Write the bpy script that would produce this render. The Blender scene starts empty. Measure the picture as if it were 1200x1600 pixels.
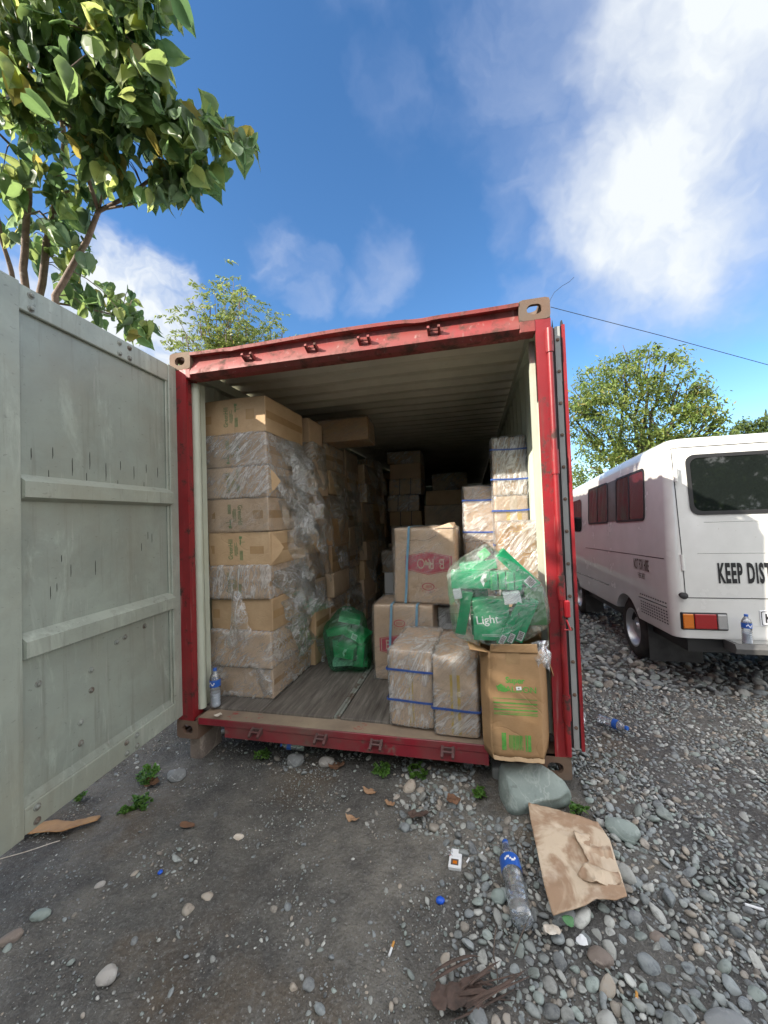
import bpy, bmesh, math, random
import numpy as np
from mathutils import Vector, Matrix
from mathutils.bvhtree import BVHTree
R = math.radians
random.seed(7); rng = np.random.default_rng(7)
scene = bpy.context.scene
COL = scene.collection

# ------------------------------------------------------------------ camera
cam_d = bpy.data.cameras.new('camera'); cam = bpy.data.objects.new('camera', cam_d); COL.objects.link(cam)
cam_d.sensor_fit = 'VERTICAL'; cam_d.sensor_height = 36; cam_d.lens = 36*597.98/1600
cam_d.shift_y = -6.645/1600; cam_d.clip_start = .02; cam_d.clip_end = 3000
cr = ((0.973804, 0.224665, -0.03508), (0.040198, -0.018244, 0.999025), (-0.223806, 0.974265, 0.026797))
cam.matrix_world = Matrix(((cr[0][0], cr[1][0], -cr[2][0], 1.9801), (cr[0][1], cr[1][1], -cr[2][1], -2.2092),
                           (cr[0][2], cr[1][2], -cr[2][2], 1.4163), (0, 0, 0, 1)))
scene.camera = cam
scene.render.resolution_x = 768; scene.render.resolution_y = 1024
scene.view_settings.view_transform = 'Standard'; scene.view_settings.look = 'None'
scene.view_settings.exposure = 1.25; scene.view_settings.gamma = 1
scene.cycles.transparent_max_bounces = 24

# ------------------------------------------------------------------ sun and sky
TOSUN = Vector((-1, -.82, .73)).normalized()
ELEV = math.asin(TOSUN.z); AZ = math.atan2(TOSUN.x, TOSUN.y)
sd = bpy.data.lights.new('sun', 'SUN'); sd.energy = 4.2; sd.angle = R(.55); sd.color = (1, .92, .79)
sun = bpy.data.objects.new('sun', sd); COL.objects.link(sun); sun.rotation_euler = TOSUN.to_track_quat('Z', 'Y').to_euler()
world = bpy.data.worlds.new('World'); scene.world = world; world.use_nodes = True


class NT:
    """short hand for building node trees"""
    def __init__(s, tree): s.t = tree; s.n = tree.nodes; s.l = tree.links
    def new(s, typ, **kw):
        n = s.n.new('ShaderNode'+typ)
        for k, v in kw.items(): setattr(n, k, v)
        return n
    def put(s, sock, v):
        if v is None: return
        if isinstance(v, bpy.types.NodeSocket): s.l.new(v, sock)
        elif isinstance(v, (tuple, list)) and len(v) == 3 and sock.type == 'RGBA': sock.default_value = (*v, 1)
        else: sock.default_value = v
    def math(s, op, a, b=None, c=None, clamp=False):
        n = s.new('Math', operation=op, use_clamp=clamp); s.put(n.inputs[0], a); s.put(n.inputs[1], b); s.put(n.inputs[2], c); return n.outputs[0]
    def map(s, v, a, b, c=0, d=1, smooth=False):
        n = s.new('MapRange', interpolation_type='SMOOTHSTEP' if smooth else 'LINEAR'); n.clamp = True
        for i, x in enumerate((v, a, b, c, d)): s.put(n.inputs[i], x)
        return n.outputs[0]
    def noise(s, vec, scale=5, detail=4, rough=.55, dist=0, col=False):
        n = s.new('TexNoise'); s.put(n.inputs['Vector'], vec); n.inputs['Scale'].default_value = scale
        n.inputs['Detail'].default_value = detail; n.inputs['Roughness'].default_value = rough; n.inputs['Distortion'].default_value = dist
        return n.outputs['Color' if col else 'Fac']
    def voro(s, vec, scale=5, out='Distance', feature='F1', rnd=1):
        n = s.new('TexVoronoi', feature=feature); s.put(n.inputs['Vector'], vec); n.inputs['Scale'].default_value = scale
        n.inputs['Randomness'].default_value = rnd; return n.outputs[out]
    def mix(s, f, a, b, mode='MIX'):
        n = s.new('Mix', data_type='RGBA', blend_type=mode); s.put(n.inputs[0], f); s.put(n.inputs[6], a); s.put(n.inputs[7], b); return n.outputs[2]
    def ramp(s, f, stops):
        n = s.new('ValToRGB'); s.put(n.inputs[0], f); e = n.color_ramp.elements
        while len(e) < len(stops): e.new(.5)
        for x, (p, c) in zip(e, stops): x.position = p; x.color = (*c, 1)
        return n.outputs[0]
    def bump(s, h, strength=.3, dist=.01, nrm=None):
        n = s.new('Bump'); n.inputs['Strength'].default_value = strength; n.inputs['Distance'].default_value = dist
        s.put(n.inputs['Height'], h); s.put(n.inputs['Normal'], nrm); return n.outputs[0]
    def scale(s, vec, x, y, z, loc=(0, 0, 0)):
        n = s.new('Mapping'); s.put(n.inputs[0], vec); n.inputs['Scale'].default_value = (x, y, z); n.inputs['Location'].default_value = loc; return n.outputs[0]
    def coord(s, out='Object'): return s.new('TexCoord').outputs[out]


def px_dir(u, v):
    d = [(u-600)/597.98, (793.355-v)/597.98, 1]
    return Vector([sum(cr[r][k]*d[r] for r in range(3)) for k in range(3)]).normalized()


def build_world():
    w = NT(world.node_tree); w.n.clear()
    sky = w.new('TexSky', sky_type='NISHITA'); sky.sun_disc = False; sky.sun_elevation = ELEV; sky.sun_rotation = AZ
    sky.altitude = 0; sky.air_density = 1.0; sky.dust_density = .1; sky.ozone_density = 3.5
    hs = w.new('HueSaturation'); hs.inputs['Saturation'].default_value = 1.16; hs.inputs['Value'].default_value = .97; w.l.new(sky.outputs[0], hs.inputs['Color'])
    v0 = w.coord('Generated')
    wp = w.new('VectorMath', operation='SUBTRACT'); w.l.new(w.noise(v0, 3.2, 5, .6, 0, True), wp.inputs[0]); wp.inputs[1].default_value = (.5, .5, .5)
    ws = w.new('VectorMath', operation='SCALE'); w.l.new(wp.outputs[0], ws.inputs[0]); ws.inputs['Scale'].default_value = .30
    wa = w.new('VectorMath', operation='ADD'); w.l.new(v0, wa.inputs[0]); w.l.new(ws.outputs[0], wa.inputs[1]); wn = w.new('VectorMath', operation='NORMALIZE'); w.l.new(wa.outputs[0], wn.inputs[0]); v = wn.outputs[0]
    big = w.noise(v, 2.2, 7, .52, .25); fine = w.noise(v, 6, 7, .55, .5); wisp = w.noise(w.scale(v, 1, 1, 1.6), 3.4, 7, .5, .5)
    fac = None
    # direction (from a pixel of the photograph), inner and outer angle, strength, which noise
    blobs = [(1095, 235, 4, 24, 1.25, big), (1060, 320, 2, 15, .8, big), (1010, 120, 3, 22, .5, big), (1250, 60, 8, 30, .62, big), (830, 10, 2, 22, .5, wisp),
             (640, 190, 1, 9, .42, wisp), (432, 385, 1, 7.5, .95, wisp), (485, 425, 1, 7, .62, wisp), (600, 425, 1, 9, .45, wisp), (870, 425, 1.5, 9, .85, wisp),
             (960, 400, 1, 10, .7, wisp), (820, 335, 1, 7, .58, wisp), (1000, 370, 1, 12, .6, wisp), (235, 510, 3, 12, 1.1, fine), (60, 500, 4, 14, .9, fine), (150, 570, 7, 17, 1.0, fine),
             (1190, 440, 1, 9, .25, wisp)]
    for (a, b, i, o, st, nz) in blobs:
        dn = w.new('VectorMath', operation='DOT_PRODUCT'); w.l.new(v, dn.inputs[0]); dn.inputs[1].default_value = px_dir(a, b)
        m = w.map(dn.outputs['Value'], math.cos(R(o)), math.cos(R(i)), 0, 1, True)
        # mask shifts the noise threshold so the edge of a cloud stays ragged
        e = w.math('ADD', nz, w.math('MULTIPLY', m, .42))
        e = w.map(e, .66, 1.12, 0, 1, True)
        e = w.math('MULTIPLY', w.math('MULTIPLY', e, st), w.map(m, 0, .25, 0, 1, True))
        fac = e if fac is None else w.math('MAXIMUM', fac, e)
    # added unseen clouds outside the frame, brighter than the visible ones, for fill light and reflections
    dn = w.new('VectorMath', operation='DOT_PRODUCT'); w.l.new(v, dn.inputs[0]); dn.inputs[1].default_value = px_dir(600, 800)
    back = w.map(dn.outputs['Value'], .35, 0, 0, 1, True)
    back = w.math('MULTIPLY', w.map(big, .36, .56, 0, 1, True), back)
    fac = w.math('MINIMUM', fac, 1)
    ccol = w.ramp(fac, [(0, (1.9, 2.3, 3.6)), (.5, (2.7, 3.0, 3.7)), (1, (3.75, 3.95, 4.1))])
    c = w.mix(fac, hs.outputs[0], ccol)
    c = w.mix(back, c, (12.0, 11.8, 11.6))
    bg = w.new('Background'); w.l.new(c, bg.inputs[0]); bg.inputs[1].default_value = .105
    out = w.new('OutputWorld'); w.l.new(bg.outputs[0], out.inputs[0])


build_world()

# ------------------------------------------------------------------ numpy noise
def _hash(i, j, k, s):
    h = (i.astype(np.int64)*374761393 + j.astype(np.int64)*668265263 + k.astype(np.int64)*2147483647 + s*974634777) & 0xffffffff
    h = ((h ^ (h >> 13))*1274126177) & 0xffffffff
    return ((h ^ (h >> 16)) & 0xffff)/65535.


def vnoise(P, s=0):
    P = np.asarray(P, float); F = np.floor(P).astype(int); f = P-F; f = f*f*(3-2*f); r = 0
    for a in (0, 1):
        for b in (0, 1):
            for c in (0, 1):
                wgt = (f[:, 0] if a else 1-f[:, 0])*(f[:, 1] if b else 1-f[:, 1])*(f[:, 2] if c else 1-f[:, 2])
                r = r+wgt*_hash(F[:, 0]+a, F[:, 1]+b, F[:, 2]+c, s)
    return r*2-1


def fbm(P, sc=1., o=3, s=0, ridge=False):
    P = np.asarray(P, float)*sc; t = 0; a = 1; n = 0
    for k in range(o):
        v = vnoise(P*2**k+13.7*k, s+k)
        if ridge: v = 1-2*np.abs(v)
        t = t+a*v; n += a; a *= .5
    return t/n


def fbmv(P, sc, o, s): return np.stack([fbm(P, sc, o, s+17*i) for i in range(3)], 1)


# ------------------------------------------------------------------ objects
def tag(o, label=None, cat=None, group=None, kind=None):
    for k, v in (('label', label), ('category', cat), ('group', group), ('kind', kind)):
        if v: o[k] = v
    return o


def thing(name, label, cat, loc=(0, 0, 0), rot=(0, 0, 0), group=None):
    o = bpy.data.objects.new(name, None); COL.objects.link(o); o.empty_display_size = .1
    o.location = loc; o.rotation_euler = rot; return tag(o, label, cat, group)


def link(name, me, parent=None, loc=None, rot=None):
    o = bpy.data.objects.new(name, me); COL.objects.link(o)
    if parent: o.parent = parent
    if loc is not None: o.location = loc
    if rot is not None: o.rotation_euler = rot
    return o


def copy_tree(o, parent=None):
    c = o.copy(); COL.objects.link(c)
    if parent: c.parent = parent
    for ch in list(o.children): copy_tree(ch, c)
    return c


class MB:
    def __init__(s): s.v = []; s.f = []; s.m = []; s.M = Matrix.Identity(4)
    def add(s, vs, fs, mi=0):
        n = len(s.v); s.v += [tuple(s.M @ Vector(p)) for p in vs]; s.f += [[i+n for i in f] for f in fs]; s.m += [mi]*len(fs); return s
    def box(s, a, b, mi=0, bev=0):
        x0, y0, z0 = a; x1, y1, z1 = b
        if bev:
            k = min(bev, abs(x1-x0)/2.01, abs(y1-y0)/2.01, abs(z1-z0)/2.01); vs = []; idx = {}
            for i, (X, sx) in enumerate(((x0, 1), (x1, -1))):
                for j, (Y, sy) in enumerate(((y0, 1), (y1, -1))):
                    for l, (Z, sz) in enumerate(((z0, 1), (z1, -1))):
                        for ax in range(3):
                            p = [X+sx*k, Y+sy*k, Z+sz*k]; p[ax] = (X, Y, Z)[ax]; idx[i, j, l, ax] = len(vs); vs.append(p)
            bm = bmesh.new(); [bm.verts.new(p) for p in vs]; bmesh.ops.convex_hull(bm, input=bm.verts)
            bmesh.ops.dissolve_limit(bm, angle_limit=.01, verts=bm.verts, edges=bm.edges); bm.verts.index_update()
            s.add([v.co for v in bm.verts], [[v.index for v in f.verts] for f in bm.faces], mi); bm.free(); return s
        vs = [(x, y, z) for x in (x0, x1) for y in (y0, y1) for z in (z0, z1)]
        return s.add(vs, [(0, 1, 3, 2), (4, 6, 7, 5), (0, 4, 5, 1), (2, 3, 7, 6), (0, 2, 6, 4), (1, 5, 7, 3)], mi)
    def tube(s, pts, r, n=8, mi=0, cap=True):
        pts = [Vector(p) for p in pts]; rr = r if isinstance(r, (list, tuple)) else [r]*len(pts); vs = []; fs = []; up = None
        for i, p in enumerate(pts):
            t = (pts[min(i+1, len(pts)-1)]-pts[max(i-1, 0)]).normalized()
            if up is None: up = t.orthogonal().normalized()
            up = (up-t*up.dot(t)).normalized(); b = t.cross(up)
            for k in range(n): a = 2*math.pi*k/n; vs.append(p+(up*math.cos(a)+b*math.sin(a))*rr[i])
        for i in range(len(pts)-1):
            for k in range(n): fs.append((i*n+k, i*n+(k+1) % n, (i+1)*n+(k+1) % n, (i+1)*n+k))
        if cap: fs += [tuple(range(n))[::-1], tuple(range((len(pts)-1)*n, len(pts)*n))]
        return s.add(vs, fs, mi)
    def lathe(s, prof, n=24, mi=0):
        vs = []; fs = []
        for (r, z) in prof:
            for k in range(n): a = 2*math.pi*k/n; vs.append((r*math.cos(a), r*math.sin(a), z))
        for i in range(len(prof)-1):
            for k in range(n): fs.append((i*n+k, i*n+(k+1) % n, (i+1)*n+(k+1) % n, (i+1)*n+k))
        return s.add(vs, fs, mi)
    def prism(s, poly, axis, a, b, mi=0):
        """poly of 2D points in the two other axes, extruded a..b along axis"""
        def P(p, t): q = list(p); q.insert(axis, t); return q
        n = len(poly); vs = [P(p, a) for p in poly]+[P(p, b) for p in poly]
        fs = [(i, (i+1) % n, n+(i+1) % n, n+i) for i in range(n)]+[tuple(range(n))[::-1], tuple(range(n, 2*n))]
        return s.add(vs, fs, mi)
    def grid(s, P, mi=0):
        nu, nv = P.shape[:2]; fs = [(i*nv+j, (i+1)*nv+j, (i+1)*nv+j+1, i*nv+j+1) for i in range(nu-1) for j in range(nv-1)]
        return s.add([tuple(p) for p in P.reshape(-1, 3)], fs, mi)
    def build(s, name, mats, parent=None, smooth=False, loc=None, rot=None, fix=True):
        me = bpy.data.meshes.new(name); me.from_pydata(s.v, [], s.f)
        if not isinstance(mats, (list, tuple)): mats = [mats]
        for m in mats: me.materials.append(m)
        me.polygons.foreach_set('material_index', s.m)
        if fix:
            bm = bmesh.new(); bm.from_mesh(me); bmesh.ops.recalc_face_normals(bm, faces=bm.faces); bm.to_mesh(me); bm.free()
        if smooth:
            me.polygons.foreach_set('use_smooth', [True]*len(me.polygons))
            if smooth != 1: me.set_sharp_from_angle(angle=R(smooth))
        return link(name, me, parent, loc, rot)


def raw_mesh(name, V, Fc, k, mat, tint=None, smooth=False):
    """fast mesh from arrays; every face has k corners"""
    me = bpy.data.meshes.new(name); V = np.ascontiguousarray(V, np.float32); Fc = np.ascontiguousarray(Fc, np.int32)
    me.vertices.add(len(V)); me.vertices.foreach_set('co', V.ravel()); nf = len(Fc)
    me.loops.add(nf*k); me.loops.foreach_set('vertex_index', Fc.ravel()); me.polygons.add(nf)
    me.polygons.foreach_set('loop_start', np.arange(0, nf*k, k, dtype=np.int32))
    me.update(calc_edges=True)
    if smooth: me.polygons.foreach_set('use_smooth', np.ones(nf, bool))
    if tint is not None:
        a = me.attributes.new('tint', 'FLOAT_COLOR', 'POINT')
        a.data.foreach_set('color', np.concatenate([tint, np.ones((len(tint), 1))], 1).astype(np.float32).ravel())
    me.materials.append(mat); return me


def text2d(s, size=.1, bold=0., sx=1., align='CENTER', gap=1.):
    cu = bpy.data.curves.new('lettering', 'FONT'); cu.body = s; cu.size = size; cu.align_x = align; cu.align_y = 'CENTER'; cu.offset = bold; cu.space_character = gap; cu.resolution_u = 3
    o = bpy.data.objects.new('lettering', cu); COL.objects.link(o); bpy.context.view_layer.update()
    me = bpy.data.meshes.new_from_object(o.evaluated_get(bpy.context.evaluated_depsgraph_get()))
    vs = [(v.co.x*sx, v.co.y) for v in me.vertices]; fs = [list(p.vertices) for p in me.polygons]
    bpy.data.objects.remove(o); bpy.data.curves.remove(cu); bpy.data.meshes.remove(me); return vs, fs


def bvh_of(o):
    me = o.data; return BVHTree.FromPolygons([v.co for v in me.vertices], [list(p.vertices) for p in me.polygons])


class Decal:
    """flat marks pressed on to a surface: 2D shapes placed by origin, right and up, then dropped on to the body"""
    def __init__(s, body, origin, right, up, off=.0012):
        s.b = bvh_of(body); s.o = Vector(origin); s.r = Vector(right).normalized(); s.u = Vector(up).normalized(); s.n = s.r.cross(s.u); s.off = off; s.mb = MB()
    def shape(s, vs, fs, mi=0, dx=0, dy=0, rot=0, lift=0):
        c, q = math.cos(rot), math.sin(rot); P = []
        for x, y in vs:
            X = x*c-y*q+dx; Y = x*q+y*c+dy; p = s.o+s.r*X+s.u*Y
            h = s.b.ray_cast(p+s.n*.25, -s.n, .5)[0]
            if h is None: h = s.b.find_nearest(p)[0]
            P.append((h if h else p)+s.n*(s.off+lift))
        s.mb.add(P, fs, mi); return s
    def rect(s, x0, y0, x1, y1, mi=0, rot=0, dx=0, dy=0, step=.04, lift=0):
        nx = max(1, int(abs(x1-x0)/step)); ny = max(1, int(abs(y1-y0)/step))
        vs = [(x0+(x1-x0)*i/nx, y0+(y1-y0)*j/ny) for i in range(nx+1) for j in range(ny+1)]
        fs = [(i*(ny+1)+j, (i+1)*(ny+1)+j, (i+1)*(ny+1)+j+1, i*(ny+1)+j+1) for i in range(nx) for j in range(ny)]
        return s.shape(vs, fs, mi, dx, dy, rot, lift)
    def text(s, t, size, dx=0, dy=0, rot=0, bold=0, sx=1, mi=0, lift=0, gap=1.):
        vs, fs = text2d(t, size, bold, sx, gap=gap); return s.shape(vs, fs, mi, dx, dy, rot, lift)
    def build(s, name, mats, parent): return s.mb.build(name, mats, parent, fix=False)


def roundbox(w, d, h, r=.012, n=10, bulge=.0, noise=.002, sc=6, seed=0, crush=0., nn=None, ridge=False):
    """a carton with soft edges, origin at the middle of its base"""
    def axis(L):
        a = L/2; k = max(4, int(n)); t = list(np.linspace(-a+r, a-r, k)); return [-a, -a+r*.35]+t+[a-r*.35, a]
    A = [axis(w), axis(d), axis(h)]; H = np.array([w/2, d/2, h/2]); vid = {}; V = []; F_ = []
    def vert(i, j, k):
        if (i, j, k) not in vid: vid[i, j, k] = len(V); V.append((A[0][i], A[1][j], A[2][k]))
        return vid[i, j, k]
    nx, ny, nz = (len(a)-1 for a in A)
    for i in range(nx):
        for j in range(ny):
            F_.append((vert(i, j, 0), vert(i, j+1, 0), vert(i+1, j+1, 0), vert(i+1, j, 0))); F_.append((vert(i, j, nz), vert(i+1, j, nz), vert(i+1, j+1, nz), vert(i, j+1, nz)))
    for i in range(nx):
        for k in range(nz):
            F_.append((vert(i, 0, k), vert(i+1, 0, k), vert(i+1, 0, k+1), vert(i, 0, k+1))); F_.append((vert(i, ny, k), vert(i, ny, k+1), vert(i+1, ny, k+1), vert(i+1, ny, k)))
    for j in range(ny):
        for k in range(nz):
            F_.append((vert(0, j, k), vert(0, j, k+1), vert(0, j+1, k+1), vert(0, j+1, k))); F_.append((vert(nx, j, k), vert(nx, j+1, k), vert(nx, j+1, k+1), vert(nx, j, k+1)))
    V = np.array(V); Q = np.clip(V, -(H-r), H-r); D = V-Q; L = np.linalg.norm(D, axis=1, keepdims=True); V = Q+D/np.maximum(L, 1e-9)*r*(L > 0)
    nrm = D/np.maximum(L, 1e-9); U = V/H
    edge = np.clip(1-np.abs(U), 0, 1); b = np.ones(len(V))
    for ax in range(3): b = b*np.where(np.abs(U[:, ax]) > .985, 1, np.sqrt(edge[:, ax]))
    V = V+nrm*(bulge*b)[:, None]
    V = V+nrm*(fbm(V+seed*3.3, sc, 3, seed, ridge)*noise)[:, None]+fbmv(V+seed*1.7, 2.2, 2, seed+5)*crush
    V[:, 2] += h/2
    return V, F_


# ------------------------------------------------------------------ materials
MATS = {}
def principled(name, col, rough=.6, metal=0., bump=None, spec=.5, trans=0., alpha=None, fn=None, coat=0):
    m = bpy.data.materials.new(name); m.use_nodes = True; w = NT(m.node_tree); p = w.n['Principled BSDF']
    w.put(p.inputs['Base Color'], col); w.put(p.inputs['Roughness'], rough); p.inputs['Metallic'].default_value = metal
    p.inputs['Specular IOR Level'].default_value = spec; p.inputs['Transmission Weight'].default_value = trans
    p.inputs['Coat Weight'].default_value = coat
    if fn: fn(w, p)
    MATS[name] = m; return m


def vary(a, b, scale=8, rough=None, bs=.15, bd=.003, detail=5, lo=.35, hi=.65, c=None, cs=30, clo=.62, chi=.7, bscale=None):
    """two-tone noise with optional third speckle"""
    def fn(w, p):
        v = w.coord(); n = w.noise(v, scale, detail, .6); col = w.mix(w.map(n, lo, hi), a, b)
        if c: col = w.mix(w.map(w.noise(v, cs, 3, .6), clo, chi), col, c)
        w.put(p.inputs['Base Color'], col)
        if rough: w.put(p.inputs['Roughness'], w.map(n, .3, .7, rough[0], rough[1]))
        if bs: w.put(p.inputs['Normal'], w.bump(w.noise(v, bscale or scale*5, 5, .6), bs, bd))
    return fn


def kraft(name, a, b, stain=(.2, .12, .06), st=.3, hue=1):
    def fn(w, p):
        v = w.coord(); oi = w.new('ObjectInfo').outputs['Random']
        off = w.new('VectorMath', operation='ADD'); w.l.new(v, off.inputs[0]); w.l.new(w.math('MULTIPLY', oi, 30), off.inputs[1]); v = off.outputs[0]
        n = w.noise(v, 5, 6, .6); col = w.mix(w.map(n, .3, .7), a, b)
        col = w.mix(w.map(w.noise(v, 2.3, 4, .6), .55, .75, 0, st), col, stain)
        fib = w.noise(w.scale(v, 60, 60, 240), 1, 3, .6); col = w.mix(w.map(fib, .4, .7, 0, .12), col, (.15, .09, .05))
        hv = w.new('HueSaturation'); w.put(hv.inputs['Color'], col); w.put(hv.inputs['Value'], w.map(oi, 0, 1, .86, 1.12)); w.put(p.inputs['Base Color'], hv.outputs[0])
        cr_ = w.noise(v, 9, 3, .5); crease = w.math('ABSOLUTE', w.math('SUBTRACT', w.noise(v, 3.5, 3, .5, .8), .5))
        h = w.math('ADD', w.math('MULTIPLY', cr_, .5), w.map(crease, 0, .02, 0, .5)); h = w.math('ADD', h, w.math('MULTIPLY', w.noise(v, 120, 2), .06))
        w.put(p.inputs['Normal'], w.bump(h, .35, .006))
    return principled(name, a, .72, fn=fn, spec=.3)


kraft('kraft_tan', (.58, .415, .255), (.47, .32, .185))
kraft('kraft_pink', (.60, .45, .325), (.52, .38, .265))
kraft('kraft_bright', (.60, .38, .17), (.50, .30, .12), st=.15)
kraft('kraft_orange', (.50, .315, .165), (.40, .235, .11), stain=(.3, .14, .06), st=.5)
kraft('kraft_dark', (.58, .43, .30), (.47, .34, .23))


def film_mat(name, base=.10, streak=.42, tintc=(.95, .97, 1), rough=.13, sc=1., milk=.12):
    m = bpy.data.materials.new(name); m.use_nodes = True; w = NT(m.node_tree); w.n.clear()
    v = w.coord(); oi = w.new('ObjectInfo').outputs['Random']
    rot = w.new('VectorRotate', rotation_type='AXIS_ANGLE'); w.l.new(v, rot.inputs[0]); rot.inputs['Axis'].default_value = (.3, 1, .2); w.l.new(w.math('MULTIPLY_ADD', oi, 1.2, .3), rot.inputs['Angle'])
    off = w.new('VectorMath', operation='ADD'); w.l.new(rot.outputs[0], off.inputs[0]); w.l.new(w.math('MULTIPLY', oi, 20), off.inputs[1]); q = off.outputs[0]
    st = w.scale(q, 2.2*sc, 5*sc, 11*sc)
    a = w.noise(st, 1.6, 5, .6, 1.2); ridge = w.math('SUBTRACT', 1, w.math('MULTIPLY', w.math('ABSOLUTE', w.math('SUBTRACT', a, .5)), 7), clamp=True)
    b = w.noise(w.scale(q, 5*sc, 9*sc, 16*sc), 2, 4, .6, 1.6); ridge2 = w.math('SUBTRACT', 1, w.math('MULTIPLY', w.math('ABSOLUTE', w.math('SUBTRACT', b, .5)), 9), clamp=True)
    rr = w.math('MAXIMUM', w.math('POWER', ridge, 3), w.math('MULTIPLY', w.math('POWER', ridge2, 3), .8))
    patch = w.map(w.noise(q, 3.2, 4, .6), .40, .58, .15, 1, True); rr = w.math('MULTIPLY', rr, patch)
    n = w.bump(w.math('ADD', w.math('MULTIPLY', a, 1), w.math('ADD', w.math('MULTIPLY', b, .5), w.math('MULTIPLY', rr, .35))), .75, .018)
    fr = w.new('Fresnel'); fr.inputs['IOR'].default_value = 1.5; w.l.new(n, fr.inputs['Normal'])
    g = w.new('BsdfGlossy'); g.inputs['Roughness'].default_value = rough; w.put(g.inputs['Color'], tintc); w.l.new(n, g.inputs['Normal'])
    d = w.new('BsdfDiffuse'); w.put(d.inputs['Color'], (.82, .84, .86)); w.l.new(n, d.inputs['Normal'])
    tl = w.new('BsdfTranslucent'); w.put(tl.inputs['Color'], (.8, .82, .84)); dd = w.new('MixShader'); dd.inputs[0].default_value = .4; w.l.new(d.outputs[0], dd.inputs[1]); w.l.new(tl.outputs[0], dd.inputs[2])
    t = w.new('BsdfTransparent'); w.put(t.inputs['Color'], (.96, .97, .97))
    m1 = w.new('MixShader'); w.put(m1.inputs[0], w.math('ADD', w.math('MULTIPLY', rr, streak), milk*.5, clamp=True)); w.l.new(t.outputs[0], m1.inputs[1]); w.l.new(dd.outputs[0], m1.inputs[2])
    m2 = w.new('MixShader'); w.put(m2.inputs[0], w.math('ADD', w.math('MULTIPLY', fr.outputs[0], .45), base, clamp=True)); w.l.new(m1.outputs[0], m2.inputs[1]); w.l.new(g.outputs[0], m2.inputs[2])
    o = w.new('OutputMaterial'); w.l.new(m2.outputs[0], o.inputs[0]); MATS[name] = m; return m


film_mat('film', .03, .75, milk=.09, sc=.5); film_mat('film_dense', .04, .9, milk=.13, sc=.62); film_mat('film_soft', .01, .3, milk=.03, sc=.5)


def rusty(name, base, base2, rust, rough=.45, amt=(.6, .72), streaks=0., dirt=None, dz=None, spec=.5, grime=0):
    def fn(w, p):
        v = w.coord(); n = w.noise(v, 3, 6, .62); col = w.mix(w.map(n, .35, .65), base, base2)
        if grime:
            g = w.noise(v, 2.1, 7, .68, .4); col = w.mix(w.map(g, .48, .68, 0, grime), col, tuple(x*.55 for x in base))
            g = w.noise(w.scale(v, 3, 3, .8, (2, 2, 2)), 2.2, 6, .7, .6); col = w.mix(w.map(g, .56, .74, 0, grime), col, tuple(min(1, x*1.7) for x in base))
            g = w.noise(w.scale(v, 30, 30, 60, (1, 2, 2)), 1, 3, .6); col = w.mix(w.map(g, .64, .72, 0, grime*.8), col, (.06, .055, .05))
        if streaks:
            s1 = w.noise(w.scale(v, 14, 14, .9), 1.5, 5, .65); col = w.mix(w.map(s1, .55, .8, 0, streaks), col, (.09, .075, .06))
            s2 = w.noise(w.scale(v, 22, 22, 1.3, (3, 5, 1)), 1.2, 5, .65); col = w.mix(w.map(s2, .6, .8, 0, streaks*.8), col, (.62, .62, .56))
        if dirt:
            col = w.mix(w.map(w.noise(v, 1.7, 6, .65), .45, .72, 0, .75), col, dirt)
        r = w.noise(v, 9, 8, .7); rm = w.map(r, amt[0], amt[1]); col = w.mix(rm, col, rust)
        w.put(p.inputs['Base Color'], col); w.put(p.inputs['Roughness'], w.map(rm, 0, 1, rough, .85))
        w.put(p.inputs['Normal'], w.bump(w.math('ADD', w.noise(v, 26, 5, .6), w.math('MULTIPLY', rm, -.4)), .25, .004))
    return principled(name, base, rough, fn=fn, spec=spec)


rusty('red_paint', (.28, .014, .020), (.19, .013, .018), (.06, .03, .025), .42, (.545, .63), streaks=.45, grime=.35)
rusty('red_faded', (.235, .026, .026), (.20, .05, .04), (.07, .03, .022), .55, (.50, .64), streaks=.45)
rusty('red_sill', (.26, .012, .025), (.17, .02, .03), (.14, .10, .08), .42, (.56, .68), dirt=(.15, .11, .09))
rusty('sill_top', (.27, .20, .14), (.17, .13, .10), (.30, .03, .03), .75, (.6, .68), dirt=(.33, .27, .19))
rusty('door_green', (.31, .35, .305), (.265, .295, .26), (.13, .11, .08), .4, (.70, .77), streaks=.62, dirt=(.25, .25, .20), grime=.55)
rusty('door_frame', (.36, .395, .34), (.295, .325, .28), (.17, .13, .09), .42, (.69, .76), streaks=.55, dirt=(.29, .285, .22), grime=.5)
rusty('liner', (.50, .53, .44), (.42, .45, .36), (.2, .17, .11), .5, (.7, .8), streaks=.25)
rusty('ceiling', (.52, .48, .40), (.43, .40, .33), (.18, .12, .07), .6, (.68, .78), dirt=(.36, .32, .25))
rusty('cast_rust', (.15, .085, .055), (.12, .09, .07), (.33, .05, .03), .8, (.62, .72), dirt=(.24, .19, .14))
rusty('steel_strip', (.33, .345, .34), (.26, .275, .27), (.15, .12, .10), .4, (.7, .8))
rusty('bolt_steel', (.27, .29, .26), (.2, .21, .19), (.12, .09, .07), .5, (.5, .6))
principled('black_rubber', (.02, .02, .022), .6, fn=vary((.02, .02, .022), (.045, .045, .045), 9))
principled('lug_dark', (.09, .035, .03), .6, fn=vary((.10, .03, .03), (.06, .045, .04), 18))
principled('dent_dark', (.03, .03, .025), .7)
principled('blue_strap', (.018, .06, .26), .4, fn=vary((.018, .06, .26), (.04, .10, .34), 20, bs=.2))
principled('blue_strap_pale', (.20, .36, .48), .35, fn=vary((.20, .36, .48), (.13, .28, .42), 20, bs=.2))
principled('dark_strap', (.01, .025, .07), .4)
principled('tape_brown', (.38, .24, .125), .25, fn=vary((.38, .24, .125), (.44, .29, .15), 12, bs=.1))
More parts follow.
